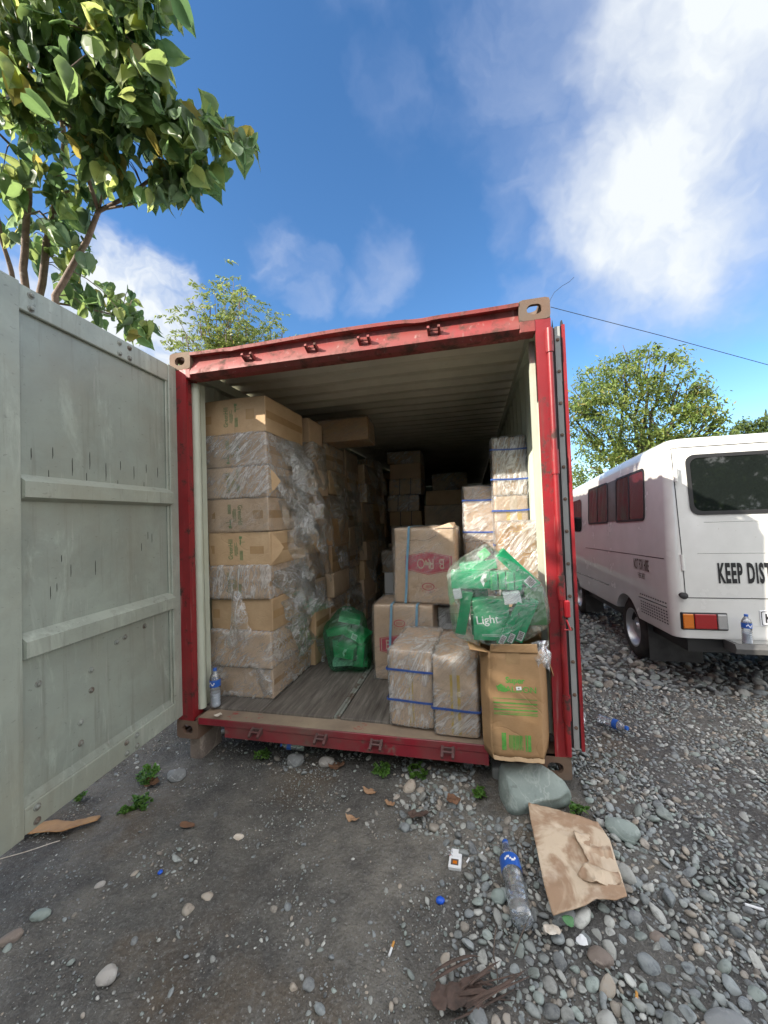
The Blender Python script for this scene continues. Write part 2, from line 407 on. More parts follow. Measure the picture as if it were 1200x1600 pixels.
principled('tape_yellow', (.52, .34, .05), .25, fn=vary((.52, .34, .05), (.60, .43, .12), 12, bs=.1))
principled('tape_clear', (.50, .40, .30), .15, fn=vary((.50, .40, .30), (.60, .52, .44), 12, bs=.1))
principled('ink_green', (.10, .20, .075), .7, fn=vary((.10, .20, .075), (.2, .25, .12), 60, bs=0))
principled('ink_green_bright', (.07, .33, .05), .7, fn=vary((.07, .33, .05), (.20, .33, .09), 45, bs=0, lo=.4, hi=.75))
principled('ink_dark', (.10, .07, .05), .7)
principled('ink_red', (.52, .05, .09), .6, fn=vary((.52, .05, .09), (.45, .08, .10), 40, bs=0))
principled('ink_red_pale', (.50, .14, .12), .6)
principled('ink_cream', (.62, .48, .36), .6)
principled('ink_white', (.78, .78, .78), .5)
principled('ink_black', (.012, .012, .014), .4)
principled('label_white', (.75, .76, .78), .45)


def wood_floor(w, p):
    v = w.coord(); s = w.noise(w.scale(v, 26, 2.2, 1), 1.3, 7, .7); n = w.noise(v, 3.2, 7, .65); sp = w.noise(w.scale(v, 90, 30, 1), 1, 4, .7)
    col = w.ramp(s, [(.3, (.055, .048, .042)), (.5, (.13, .118, .105)), (.7, (.235, .215, .19))])
    col = w.mix(w.map(n, .42, .66, 0, .7), col, (.11, .095, .08)); col = w.mix(w.map(sp, .62, .72, 0, .7), col, (.05, .04, .035))
    w.put(p.inputs['Base Color'], col); w.put(p.inputs['Normal'], w.bump(w.math('ADD', s, w.math('MULTIPLY', sp, .6)), .5, .006))
principled('wood_floor', (.2, .16, .13), .8, fn=wood_floor, spec=.25)


def mudfn(w, p):
    v = w.coord(); big = w.noise(v, .8, 6, .6); mid = w.noise(v, 5, 7, .66); fin = w.noise(v, 55, 6, .7)
    col = w.mix(w.map(big, .38, .62), (.062, .061, .059), (.185, .172, .148)); col = w.mix(w.map(mid, .38, .66, 0, .8), col, (.056, .054, .052))
    col = w.mix(w.map(w.noise(w.scale(v, 1, 1, 1, (4, 2, 0)), 1.7, 5, .6), .55, .7, 0, .6), col, (.13, .095, .06))
    col = w.mix(w.map(fin, .5, .72, 0, .6), col, (.23, .225, .215)); col = w.mix(w.map(w.noise(v, 130, 3, .6), .62, .7, 0, .7), col, (.30, .30, .29))
    col = w.mix(w.map(w.voro(v, 95), .0, .35, .55, 0), col, (.04, .04, .04))
    w.put(p.inputs['Base Color'], col)
    g = w.voro(v, 60); g2 = w.voro(v, 150)
    h = w.math('ADD', w.math('MULTIPLY', mid, 1.2), w.math('ADD', w.math('MULTIPLY', fin, .55), w.math('ADD', w.math('MULTIPLY', g, -.5), w.math('MULTIPLY', g2, -.3))))
    w.put(p.inputs['Normal'], w.bump(h, .85, .014)); w.put(p.inputs['Roughness'], w.map(mid, .3, .7, .72, .95))
principled('mud', (.1, .09, .08), .9, fn=mudfn, spec=.3)


def stonefn(w, p):
    a = w.new('Attribute'); a.attribute_name = 'tint'; v = w.coord(); n = w.noise(v, 45, 5, .65); f = w.noise(v, 260, 3, .6)
    col = w.mix(w.map(n, .3, .72, 0, .5), a.outputs['Color'], (.30, .31, .29)); col = w.mix(w.map(n, .5, .28, 0, .55), col, (.04, .042, .045))
    col = w.mix(w.map(f, .55, .75, 0, .35), col, (.36, .36, .34)); w.put(p.inputs['Base Color'], col)
    w.put(p.inputs['Normal'], w.bump(w.math('ADD', n, w.math('MULTIPLY', f, .3)), .35, .003))
principled('pebble', (.15, .16, .16), .72, fn=stonefn, spec=.35)


def bigstone(name, a, b, c):
    def fn(w, p):
        v = w.coord(); n = w.noise(v, 4.5, 7, .62); vein = w.math('ABSOLUTE', w.math('SUBTRACT', w.noise(v, 3.1, 5, .55, .6), .5))
        col = w.mix(w.map(n, .35, .65), a, b); col = w.mix(w.map(vein, .0, .012, .6, 0), col, c); col = w.mix(w.map(w.noise(v, 38, 5, .7), .55, .72, 0, .5), col, c)
        col = w.mix(w.map(w.noise(v, 22, 4, .6), .58, .7, 0, .5), col, tuple(x*.35 for x in a))
        w.put(p.inputs['Base Color'], col); w.put(p.inputs['Normal'], w.bump(w.math('ADD', n, w.math('MULTIPLY', w.noise(v, 60, 4, .6), .25)), .6, .012))
    return principled(name, a, .75, fn=fn, spec=.3)
bigstone('stone_green', (.27, .315, .29), (.20, .24, .225), (.36, .40, .37))
bigstone('stone_grey', (.25, .26, .26), (.17, .18, .185), (.45, .46, .45))
bigstone('stone_pale', (.40, .38, .35), (.30, .285, .27), (.55, .53, .5))
bigstone('stone_brown', (.22, .18, .15), (.16, .13, .115), (.35, .3, .26))
bigstone('concrete', (.22, .225, .215), (.15, .155, .15), (.33, .33, .31))


def leafmat(name, cols, trans=.35, rough=.45):
    m = bpy.data.materials.new(name); m.use_nodes = True; w = NT(m.node_tree); p = w.n['Principled BSDF']; out = w.n['Material Output']
    a = w.new('Attribute'); a.attribute_name = 'tint'; v = w.coord(); n = w.noise(v, 14, 3, .6)
    c = w.mix(w.map(n, .3, .7, 0, .35), a.outputs['Color'], cols); w.put(p.inputs['Base Color'], c); p.inputs['Roughness'].default_value = rough
    p.inputs['Specular IOR Level'].default_value = .4
    t = w.new('BsdfTranslucent'); br = w.new('HueSaturation'); w.put(br.inputs['Color'], c); br.inputs['Value'].default_value = 2.6; br.inputs['Hue'].default_value = .48; w.l.new(br.outputs[0], t.inputs['Color'])
    mx = w.new('MixShader'); mx.inputs[0].default_value = trans; w.l.new(p.outputs[0], mx.inputs[1]); w.l.new(t.outputs[0], mx.inputs[2]); w.l.new(mx.outputs[0], out.inputs[0])
    MATS[name] = m; return m
leafmat('leaf', (.035, .075, .02)); leafmat('leaf_far', (.09, .12, .02), .3, .5); leafmat('leaf_big', (.06, .11, .03), .5, .38)
principled('bark', (.24, .18, .14), .85, fn=vary((.25, .185, .15), (.14, .105, .085), 14, bs=.5, bd=.006, c=(.32, .28, .24), cs=22))
principled('bark_dark', (.12, .095, .075), .9, fn=vary((.13, .10, .08), (.07, .055, .045), 12, bs=.5, bd=.01))
principled('dry_leaf', (.34, .20, .11), .8, fn=vary((.38, .24, .14), (.24, .13, .07), 22, bs=.4))
principled('dry_leaf_brown', (.17, .09, .05), .8, fn=vary((.20, .10, .055), (.11, .06, .035), 22, bs=.4))
principled('orange_strip', (.42, .24, .10), .7, fn=vary((.42, .24, .10), (.30, .16, .07), 12, bs=.3))
principled('dry_husk', (.10, .065, .05), .85, fn=vary((.11, .07, .055), (.055, .04, .033), 20, bs=.5))
principled('blue_plastic', (.01, .09, .55), .35); principled('cap_blue', (.02, .10, .42), .3); principled('white_paper', (.72, .73, .74), .6)
principled('cream_foil', (.62, .56, .47), .5, fn=vary((.66, .6, .52), (.45, .38, .3), 25, bs=.5)); principled('filter_orange', (.55, .27, .06), .7)
principled('red_plastic', (.5, .02, .03), .35)


def bottle_plastic(name, tint=(.93, .96, 1), dens=.16):
    m = bpy.data.materials.new(name); m.use_nodes = True; w = NT(m.node_tree); w.n.clear(); v = w.coord()
    n = w.bump(w.noise(v, 30, 3, .5, .6), .5, .006); fr = w.new('Fresnel'); fr.inputs['IOR'].default_value = 1.55; w.l.new(n, fr.inputs['Normal'])
    g = w.new('BsdfGlossy'); g.inputs['Roughness'].default_value = .07; w.l.new(n, g.inputs['Normal']); t = w.new('BsdfTransparent'); w.put(t.inputs['Color'], tint)
    d = w.new('BsdfDiffuse'); w.put(d.inputs['Color'], (.75, .8, .85)); m1 = w.new('MixShader'); m1.inputs[0].default_value = dens
    w.l.new(t.outputs[0], m1.inputs[1]); w.l.new(d.outputs[0], m1.inputs[2]); m2 = w.new('MixShader'); w.put(m2.inputs[0], w.math('MULTIPLY_ADD', fr.outputs[0], 1.5, .06, clamp=True))
    w.l.new(m1.outputs[0], m2.inputs[1]); w.l.new(g.outputs[0], m2.inputs[2]); o = w.new('OutputMaterial'); w.l.new(m2.outputs[0], o.inputs[0]); MATS[name] = m; return m
bottle_plastic('pet'); bottle_plastic('pet_green', (.55, .95, .75), .25); bottle_plastic('pet_dark', (.25, .27, .28), .12)
principled('frost_water', (.62, .68, .76), .3, spec=.5)
M = MATS

# ------------------------------------------------------------------ the ground
def gz(x, y):
    x = np.asarray(x, float); y = np.asarray(y, float)
    slope = -.055*np.clip(y-1.3, 0, 4.5)*np.clip((x-2.0)/1.2, 0, 1)
    P = np.stack([x, y, x*0], -1).reshape(-1, 3)
    near = np.exp(-((x-2)**2+(y-1)**2)/60)
    n = (fbm(P, .9, 3, 3)*.035+fbm(P, 4, 4, 4)*.012).reshape(x.shape)
    far = fbm(P, .05, 3, 9).reshape(x.shape)*.6*np.clip((np.hypot(x-2, y-1)-12)/30, 0, 1)
    mound = .045*np.exp(-((x-2.35)**2/.5+(y-.1)**2/.25))-.05*np.exp(-((x-.2)**2/.5+(y+.1)**2/.3))
    return -.12+slope+n*near+far+mound


def g1(x, y): return float(gz(np.array([x]), np.array([y]))[0])


def build_ground():
    def ax(c, lo, hi, fine, ext):
        a = list(np.arange(lo, hi, fine)); s = fine; t = a[-1]
        while t < ext: s *= 1.14; t += s; a.append(t)
        s = fine; t = lo; b = []
        while t > -ext: s *= 1.14; t -= s; b.append(t)
        return np.array(b[::-1]+a)
    X = ax(2, -.9, 5.2, .022, 1500); Y = ax(0, -1.9, 2.6, .022, 1500)
    gx, gy = np.meshgrid(X, Y, indexing='ij'); Z = gz(gx, gy)
    P = np.stack([gx.ravel(), gy.ravel(), gx.ravel()*0], 1); near = (np.hypot(gx-2, gy) < 5)
    Z = Z+(fbm(P, 6, 3, 22)*.013+fbm(P, 18, 4, 21, True)*.009).reshape(Z.shape)*near
    V = np.stack([gx.ravel(), gy.ravel(), Z.ravel()], 1); nx, ny = gx.shape
    I = (np.arange(nx-1)[:, None]*ny+np.arange(ny-1)[None, :]).ravel(); Fc = np.stack([I, I+ny, I+ny+1, I+1], 1)
    o = link('ground', raw_mesh('ground', V, Fc, 4, M['mud'], smooth=True)); o['kind'] = 'structure'
build_ground()


def ico(sub):
    bm = bmesh.new(); bmesh.ops.create_icosphere(bm, subdivisions=sub, radius=1); bm.verts.index_update()
    V = np.array([v.co[:] for v in bm.verts]); F_ = np.array([[v.index for v in f.verts] for f in bm.faces]); bm.free(); return V, F_


def stone_shape(sub, seed, rough=.22, facet=0.):
    V, F_ = ico(sub); V = V*(1+fbm(V+seed*7.1, .9, 3, seed)[:, None]*rough)
    if facet:
        r2 = np.random.default_rng(seed)
        for _ in range(int(facet)):
            n = r2.normal(size=3); n /= np.linalg.norm(n); d = r2.uniform(.55, .8); t = V@n; V = V-np.maximum(t-d, 0)[:, None]*n*.85
    return V, F_


PEB_COL = np.array([[.135, .15, .155], [.17, .185, .18], [.10, .112, .12], [.20, .205, .19], [.15, .165, .17], [.24, .24, .225], [.125, .145, .135], [.17, .145, .12], [.20, .165, .13], [.085, .09, .095], [.30, .30, .28], [.16, .19, .175]])


def gravel_zone(x, y):
    """0 where mud shows, 1 where the pebbles are heaped"""
    b = 1.98+.10*np.sin(y*3.1)+(.22 if y > -.35 else 0)*-1+.06*np.sin(y*11+x)
    e = max(0., min(1., (x-b)/.16+.5))
    if y > -.25: e = max(e, min(1, max(0, (x-.95-.5*max(0, -y-.02))/.7))*(1 if y > -.12 else .75))
    if y > .02: e = max(e, .55)
    return e


def scatter():
    cell = .05; gridd = {}; out = []
    def ok(x, y, r, ov):
        i, j = int(x//cell), int(y//cell); k = int((r+.05)/cell)+1
        for a in range(i-k, i+k+1):
            for b in range(j-k, j+k+1):
                for (X, Y_, r2) in gridd.get((a, b), ()):
                    if (X-x)**2+(Y_-y)**2 < ((r+r2)*ov)**2: return False
        return True
    def put(x, y, r): gridd.setdefault((int(x//cell), int(y//cell)), []).append((x, y, r)); out.append((x, y, r))
    def busy(x, y): return (1.93 < x < 2.5 and -.2 < y < .14) or (2.17 < x < 2.5 and -.6 < y < -.2 and random.random() < .35)
    rnd = random.random
    passes = [(320, .026, .040, .86), (4200, .017, .027, .83), (24000, .010, .018, .79), (75000, .0042, .010, .79)]
    for n, lo, hi, ov in passes:                      # near field
        for _ in range(n):
            x = 1.5+rnd()*2.9; y = -1.75+rnd()*3.2; r = lo+(hi-lo)*rnd()**1.7
            if x > 3.05 and y < -.9 and rnd() < .5: continue
            if r > .022 and y > -.25 and rnd() < .7: continue
            if r > .015 and x > 2.75 and rnd() < .6: continue
            z = gravel_zone(x, y)
            if rnd() > z or busy(x, y): continue
            if lo > .025 and rnd() > .4+.6*(y < -.2): continue
            if ok(x, y, r, ov): put(x, y, r)
    for n, lo, hi, ov in [(200, .014, .026, .9), (3200, .007, .014, .85), (34000, .0022, .0065, .9)]:     # strip below the sill and loose stones in the mud
        for _ in range(n):
            x = -.6+rnd()*2.7; y = -1.6+rnd()*2.1; r = lo+(hi-lo)*rnd()**2
            p = .12+.6*gravel_zone(x, y)+.9*max(0, math.sin(x*4.1+y*2.3+1)*math.sin(y*5.3-x*2.2)-.35)
            if lo < .005: p = .30+p
            if x < .9: p *= .7
            if rnd() > p or busy(x, y): continue
            if ok(x, y, r, ov): put(x, y, r)
    for n, lo, hi, ov in [(2500, .03, .05, .9), (14000, .016, .03, .86), (9000, .010, .018, .9)]:                       # ground round the van and behind
        for _ in range(n):
            x = 2.45+rnd()*3.4; y = 1.3+rnd()**1.4*6.5; r = lo+(hi-lo)*rnd()
            if rnd() < .25+.35*(math.sin(x*2.1+y*1.3) > .5): continue
            if ok(x, y, r, ov): put(x, y, r)
    return out


def build_pebbles():
    S = scatter(); hi = [stone_shape(3, i, .34, (0, 3, 6)[i % 3]) for i in range(18)]; lo = [stone_shape(2, i+20, .36, (0, 4, 7)[i % 3]) for i in range(15)]
    vlo = [stone_shape(1, i+40, .3) for i in range(6)]
    A = np.array(S); Z = gz(A[:, 0], A[:, 1]); Vs = []; Fs = []; T = []; n = 0
    for (x, y, r), z in zip(S, Z):
        d = math.hypot(x-1.98, y+2.2); s = r/d
        base = hi if s > .0095 else (lo if s > .0035 else vlo); V, F_ = base[rng.integers(len(base))]
        e = rng.uniform(.55, .95); f = rng.uniform(.42, .72); a = rng.uniform(0, 6.28); ti = rng.normal(0, .3, 2)
        sc = np.array([r*1.12, r*1.12*e, r*f]); c, q = math.cos(a), math.sin(a)
        W = V*sc; W = W@np.array([[c, q, 0], [-q, c, 0], [0, 0, 1]]); W[:, 2] += W[:, 0]*ti[0]+W[:, 1]*ti[1]
        W = W+[x, y, z+r*f*.55]; Vs.append(W); Fs.append(F_+n); n += len(V)
        col = PEB_COL[rng.integers(len(PEB_COL))]*rng.uniform(.95, 2.0)
        if x < 1.9: col = col*1.05
        T.append(np.repeat(col[None], len(V), 0))
    o = link('gravel', raw_mesh('gravel', np.concatenate(Vs), np.concatenate(Fs), 3, M['pebble'], np.concatenate(T), smooth=True))
    tag(o, 'grey and greenish river pebbles and small gravel spread over the yard', 'gravel', kind='stuff')
build_pebbles()

# ------------------------------------------------------------------ the shipping container
CW, CH, CL = 2.438, 2.591, 12.19
cont = thing('shipping_container', 'worn red shipping container with its rear doors open, loaded with cartons', 'shipping container')


def plate(mb, w, h, hw, hh, t, T, mi=0, rc=.018):
    """rounded plate w x h with a stadium hole, thickness t, placed by matrix T"""
    n = 32; out = []; inn = []
    for k in range(n):
        a = 2*math.pi*k/n; c, s = math.cos(a), math.sin(a)
        m = max(abs(c)/(w/2), abs(s)/(h/2)); x, y = c/m, s/m
        dx, dy = max(abs(x)-(w/2-rc), 0), max(abs(y)-(h/2-rc), 0)
        if dx and dy: q = rc/math.hypot(dx, dy); x = math.copysign(w/2-rc+dx*min(1, q), x); y = math.copysign(h/2-rc+dy*min(1, q), y)
        out.append((x, y)); r = hh/2; L = max(hw/2-r, 0)
        X, Y_ = r*c, r*s; X += L*(1 if c > .01 else -1 if c < -.01 else 0)
        inn.append((X, Y_))
    vs = [(x, y, z) for z in (0, -t) for x, y in out]+[(x, y, z) for z in (0, -t) for x, y in inn]
    fs = []
    for k in range(n):
        j = (k+1) % n; fs += [(k, j, 2*n+j, 2*n+k), (n+k, 3*n+k, 3*n+j, n+j), (k, n+k, n+j, j), (2*n+k, 2*n+j, 3*n+j, 3*n+k)]
    old = mb.M; mb.M = old @ T; mb.add(vs, fs, mi); mb.M = old


def casting(x, z, sx, top):
    """corner casting: front plate, outer side plate, top or bottom plate with their holes; sx = +1 right, -1 left"""
    mb = MB(); W_, H_, D_ = .162, .118, .178; cx = x+(-sx)*W_/2; cz = z+(-H_/2 if top else H_/2)
    plate(mb, W_, H_, .079 if top else .08, .056, .024, Matrix.Translation((cx, 0, cz)) @ Matrix.Rotation(R(90), 4, 'X'))
    T = Matrix.Translation((x, D_/2, cz)) @ Matrix.Rotation(R(90)*sx, 4, 'Y') @ Matrix.Rotation(R(90), 4, 'Z')
    plate(mb, D_-.052, H_-.04, .07, .05, .02, T)
    T = Matrix.Translation((cx, D_/2, z)) @ (Matrix.Identity(4) if top else Matrix.Rotation(R(180), 4, 'X')) @ Matrix.Rotation(R(90), 4, 'Z')
    plate(mb, D_-.004, W_-.004, .124, .064, .024, T)
    zz = z-H_ if top else z+H_; mb.box((min(x-sx*.002, x-sx*(W_-.002)), .003, min(zz, zz+(.02 if top else -.02))), (max(x-sx*.002, x-sx*(W_-.002)), D_-.002, max(zz, zz+(.02 if top else -.02))))
    mb.box((x-.01*sx-.01, .0245, zz), (x-.01*sx+.01, .05, z-.026 if top else z+.026)); mb.box((x-sx*(W_-.012)-.01, .0245, min(zz, z)+.02), (x-sx*(W_-.012)+.01, D_-.01, max(zz, z)-.026))
    return mb.build('corner_casting', M['cast_rust'], cont, 40)
for sx, x in ((-1, 0), (1, CW)):
    for top in (0, 1): casting(x, CH if top else 0, sx, top)


def corrugated(name, axis_pos, along0, along1, lo, hi, pitch, depth, mat, horizontal=False, flip=1, sag=0):
    """trapezoid sheet running along y; wall at x or roof at z"""
    pr = []; y = along0
    while y < along1:
        for f, d in ((0, 0), (.26, 0), (.5, 1), (.76, 1)): pr.append((y+pitch*f, d*depth))
        y += pitch
    pr.append((y, 0)); mb = MB(); n = 2 if not horizontal else 9
    P = np.zeros((len(pr), n, 3))
    for i, (yy, d) in enumerate(pr):
        for j in range(n):
            t = lo+(hi-lo)*j/(n-1)
            P[i, j] = (t, yy, axis_pos-flip*d+sag*math.sin(j*1.3+yy*2)) if horizontal else (axis_pos-flip*d, yy, t)
    mb.grid(P); o = mb.build(name, mat, cont, fix=False)
    md = o.modifiers.new('t', 'SOLIDIFY'); md.thickness = .002; return o
corrugated('left_wall', .046, .12, CL-.1, .13, 2.50, .278, .032, M['liner'])
corrugated('right_wall', CW-.046, .12, CL-.1, .13, 2.50, .278, .032, M['liner'], flip=-1)
corrugated('outer_skin', CW-.042, .12, CL-.1, .13, 2.48, .278, .032, M['red_sill'], flip=-1)
corrugated('roof', 2.545, .10, CL-.05, .02, CW-.02, .209, .032, M['ceiling'], True, -1, .003)
mb = MB(); mb.box((.0, CL-.05, .02), (CW, CL, CH-.05)); mb.build('front_wall', M['liner'], cont)
mb = MB(); mb.box((.01, .185, 2.478), (.075, CL-.06, 2.552)); mb.box((CW-.075, .185, 2.478), (CW-.01, CL-.06, 2.552)); mb.box((.01, .185, .02), (.06, CL-.06, .128)); mb.box((CW-.06, .185, .02), (CW-.01, CL-.06, .128)); mb.build('side_rail', M['liner'], cont)
# plywood floor: boards with thin gaps and two steel strips
mb = MB(); edges = [.062, .645, 1.055, 1.075, 1.62, 1.64, 2.376]
xs = [(.062, .556), (.562, 1.062), (1.112, 1.60), (1.606, 1.99), (1.996, 2.376)]
for a, b in xs:
    y = .12
    while y < CL-.2: mb.box((a, y, .128), (b, min(y+2.4, CL-.12)-.004, .158), bev=.003); y += 2.4
mb.build('floor', M['wood_floor'], cont)
mb = MB(); mb.box((1.066, .13, .128), (1.084, CL-.2, .1595)); mb.box((1.088, .13, .128), (1.106, CL-.2, .1595)); mb.build('floor_strip', M['bolt_steel'], cont)
# header with its turned lip
mb = MB(); n = 40; prof = [(.01, CH-.004), (-.006, CH-.010), (-.004, CH-.030), (.032, CH-.034), (.036, CH-.064), (-.004, CH-.138), (-.006, CH-.160), (.026, CH-.185), (.09, CH-.185), (.09, CH-.004)]
P = np.zeros((n+1, len(prof)+1, 3))
for i in range(n+1):
    t = i/n; x = .1625+t*(CW-.325); dent = .006*math.sin(t*9)+.010*math.exp(-((t-.74)/.03)**2)+.006*math.exp(-((t-.15)/.02)**2)
    for j, (y, z) in enumerate(prof+prof[:1]): P[i, j] = (x, y, z-(dent if j % len(prof) in (1, 2) else dent*.5 if j % len(prof) == 0 else 0))
mb.grid(P); header = mb.build('header_beam', M['red_faded'], cont, 30)

for a_, b_ in ((.1265, .1622), (CW-.1622, CW-.0805)):
    mb = MB(); mb.box((a_, -.003, CH-.183), (b_, .088, CH-.1195), bev=.003); mb.build('gusset', M['red_faded'], header)


def lug(name, x, y, z, parent, flip=1):
    b = MB(); b.M = Matrix.Translation((x, y, z))
    b.box((-.038, -.010, -.016), (.038, .0, .018), bev=.003)
    for s in (-1, 1): b.prism([(-.0, .012*flip), (-.052, .022*flip), (-.056, .008*flip), (-.038, -.004*flip), (-.0, -.022*flip)], 0, s*.030-.007, s*.030+.007)
    b.tube([(-.026, -.03, .004), (.026, -.03, .004)], .007, 6)
    return b.build(name, M['lug_dark'] if flip < 0 else M['red_faded'], parent)
for x in (.612, 1.05, 1.39, 1.807): lug('lock_keeper', x, .012, CH-.108, header)
# sill
mb = MB(); mb.box((.1635, .0, .098), (CW-.1635, .128, .142), bev=.004); mb.box((.36, .003, .032), (2.015, .05, .0975)); mb.box((.36, .05, .032), (2.015, .13, .045)); sill = mb.build('door_sill', M['red_sill'], cont)
mb = MB(); n = 60; P = np.zeros((n+1, 9, 3))
for i in range(n+1):
    for j in range(9): P[i, j] = (.165+(CW-.33)*i/n, .0015+.128*j/8, .1435)
Q = P.reshape(-1, 3); Q[:, 2] += np.abs(fbm(Q, 9, 3, 2))*.004; mb.grid(P); mb.build('tread', M['sill_top'], sill)
for x in (.60, 1.035, 1.38, 1.793): lug('lock_keeper', x, .0, .098, sill, -1)
# posts
def post(x0, x1, s):
    b = MB(); pl = [(x0, .004), (x1, .0), (x1+s*.0, .02), (x1-s*.012, .03), (x1-s*.02, .135), (x1-s*.03, .15), (x0, .15)]
    b.prism(pl, 2, .118, CH-.118); o = b.build('corner_post', M['red_paint'], cont); return o
lp = post(.012, .126, 1); rp = post(CW-.0, CW-.080, -1)
mb = MB(); mb.tube([(.118, .10, .16), (.118, .10, 2.40)], .030, 10); mb.box((.062, .152, .15), (.118, .20, 2.42)); mb.build('post_liner', M['liner'], lp, 40)
mb = MB(); mb.box((CW-.095, .152, .15), (CW-.064, .19, 2.42)); mb.build('post_liner', M['liner'], rp)
for (pp, x) in ((rp, CW-.013), (lp, -.012)):
    b = MB(); b.tube([(x, -.008, .135), (x, -.008, 2.40)], .0145, 10); b.build('hinge_rod', M['red_paint'], pp, 40)
    for z in (.32, .95, 1.62, 2.28):
        b = MB(); b.tube([(x, -.008, z), (x, -.008, z+.13)], .0195, 10); b.box((x-.02, -.012, z+.01), (x+.02, .045, z+.12)); b.build('hinge', M['red_paint'], pp, 40)
mb = MB(); mb.box((CW-.006, -.035, .86), (CW+.022, -.012, .95), bev=.006); mb.tube([(CW+.0, -.03, .85), (CW+.016, -.04, .80), (CW-.012, -.035, .80)], .005, 6); mb.build('door_catch', M['red_plastic'], rp)
# flaking paint and rust blisters on the right post


def leaf_door(name, origin, ang, flip):
    """container door; local x runs from the hinge edge along the leaf, y is the inner face side (inner face at y=0 facing -y), z up"""
    root = MB(); Wd, z0, z1 = 1.165, .145, 2.492
    root.box((.03, .0, z0+.03), (Wd-.03, .028, z1-.03)); panel = root.build(name, M['door_green'], cont)
    panel.location = origin; panel.rotation_euler = (0, 0, ang)
    def part(nm, a, b, mat='door_frame', bev=.004, sm=False): q = MB(); q.box(a, b, bev=bev); return q.build(nm, M[mat], panel)
    part('stile', (.0, -.022, z0), (.082, .034, z1)); part('stile', (Wd-.172, -.030, z0), (Wd, .034, z1))
    part('stile_lip', (.082, -.012, z0+.1), (.10, .0, z1-.1))
    part('rail', (.084, -.020, z1-.118), (Wd-.1735, -.001, z1-.004)); part('rail', (.084, -.024, z0+.004), (Wd-.1735, -.001, z0+.115))
    for z in (.875, 1.555):
        q = MB(); q.prism([(-.001, z-.012), (-.045, z+.004), (-.047, z+.072), (-.001, z+.105)], 0, .084, Wd-.1735); q.build('rail', M['door_frame'], panel)
    q = MB(); q.prism([(-.001, z0+.1155), (-.016, z0+.1155), (-.001, z0+.15)], 0, .084, Wd-.1735); q.build('kick_strip', M['door_green'], panel)
    def bolt(x, y, z, r=.0105):
        q = MB(); q.M = Matrix.Translation((x, y, z)) @ Matrix.Rotation(R(90), 4, 'X'); q.lathe([(r*1.5, 0), (r*1.5, .002), (r, .003), (r*.95, .008), (r*.6, .012), (.001, .0125)], 10); q.build('bolt', M['bolt_steel'], panel, 40)
    for x in (.40, .47, .94): bolt(x, -.020, z1-.035); bolt(x, -.020, z1-.095)
    for x in (.40, .47, .94): bolt(x, -.024, z0+.030); bolt(x, -.024, z0+.088)
    for x, z in ((.445, .80), (.50, .79), (.91, .74), (.655, .70), (.655, .60), (.715, .47), (.715, .37), (.30, .82)): bolt(x, 0, z)
    def scratch(x, z, L, w_=.0015): q = MB(); q.prism([(x, z), (x+w_, z-L*.2), (x+w_*.7, z-L), (x-w_, z-L*.7), (x-w_*.6, z-L*.1)], 1, -.0012, .0); q.build('scratch', M['dent_dark'], panel)
    for i in range(9):
        x = .17+i*.095; z = 1.80-(.0 if i % 2 else .02)+random.uniform(-.015, .015); scratch(x, z, random.uniform(.05, .10), .002)
        if i % 2: scratch(x+.02, z-.11, random.uniform(.04, .08))
    for i in range(9): scratch(random.uniform(.15, 1.0), random.uniform(1.15, 1.45), random.uniform(.03, .12))
    for o in [panel]+list(panel.children): o.data.transform(Matrix.Diagonal((1, -1, 1, 1))); o.data.flip_normals()
    return panel
ldoor = leaf_door('door', (.026, .01, 0), 0, 1)
# turn the leaf so that its free edge points out towards the camera; its inner face looks at +x
ldoor.rotation_euler = (0, 0, R(-90)+.0746); ldoor.location = (.022, .012, 0)
mb = MB(); mb.box((.0, -.06, .16), (1.16, -.0345, 2.48)); mb.build('outer_skin', M['red_paint'], ldoor)
mb = MB(); mb.box((-.004, -.03, .15), (-.0005, .026, 2.49)); mb.build('gasket', M['black_rubber'], ldoor)
# right door, folded back along the side: only its hinge edge shows
rd = MB(); rd.box((.0, .012, .14), (.016, 1.16, 2.44), bev=.003); rdoor = rd.build('door', M['red_paint'], cont); rdoor.location = (2.497, .03, 0); rdoor.rotation_euler = (0, 0, R(-1.5))
q = MB(); q.box((-.036, .004, .145), (-.009, .010, 2.435)); q.build('gasket_strip', M['steel_strip'], rdoor)
q = MB(); q.box((-.050, .0105, .15), (-.001, .022, 2.43)); q.box((-.036, .022, .16), (-.001, 1.15, 2.42)); q.build('gasket', M['black_rubber'], rdoor)
q = MB(); q.prism([(-.049, 2.43), (-.043, 2.478), (-.040, 2.43)], 1, .011, .02); q.build('gasket_flap', M['black_rubber'], rdoor); q = MB(); q.prism([(-.004, 2.435), (.0, 2.468), (.006, 2.47), (.012, 2.44)], 1, .012, .03); q.build('gasket_flap', M['black_rubber'], rdoor)
for z in np.linspace(.26, 2.36, 13):
    q = MB(); q.M = Matrix.Translation((-.022, .004, z)) @ Matrix.Rotation(R(90), 4, 'X'); q.lathe([(.010, 0), (.009, .004), (.004, .006), (.001, .0062)], 10); q.build('rivet', M['cast_rust'], rdoor, 40)
q = MB(); q.prism([(.0, .0), (.016, .0), (.018, .008), (.0, .008)], 2, .14, 2.44); q.build('edge_channel', M['red_paint'], rdoor)
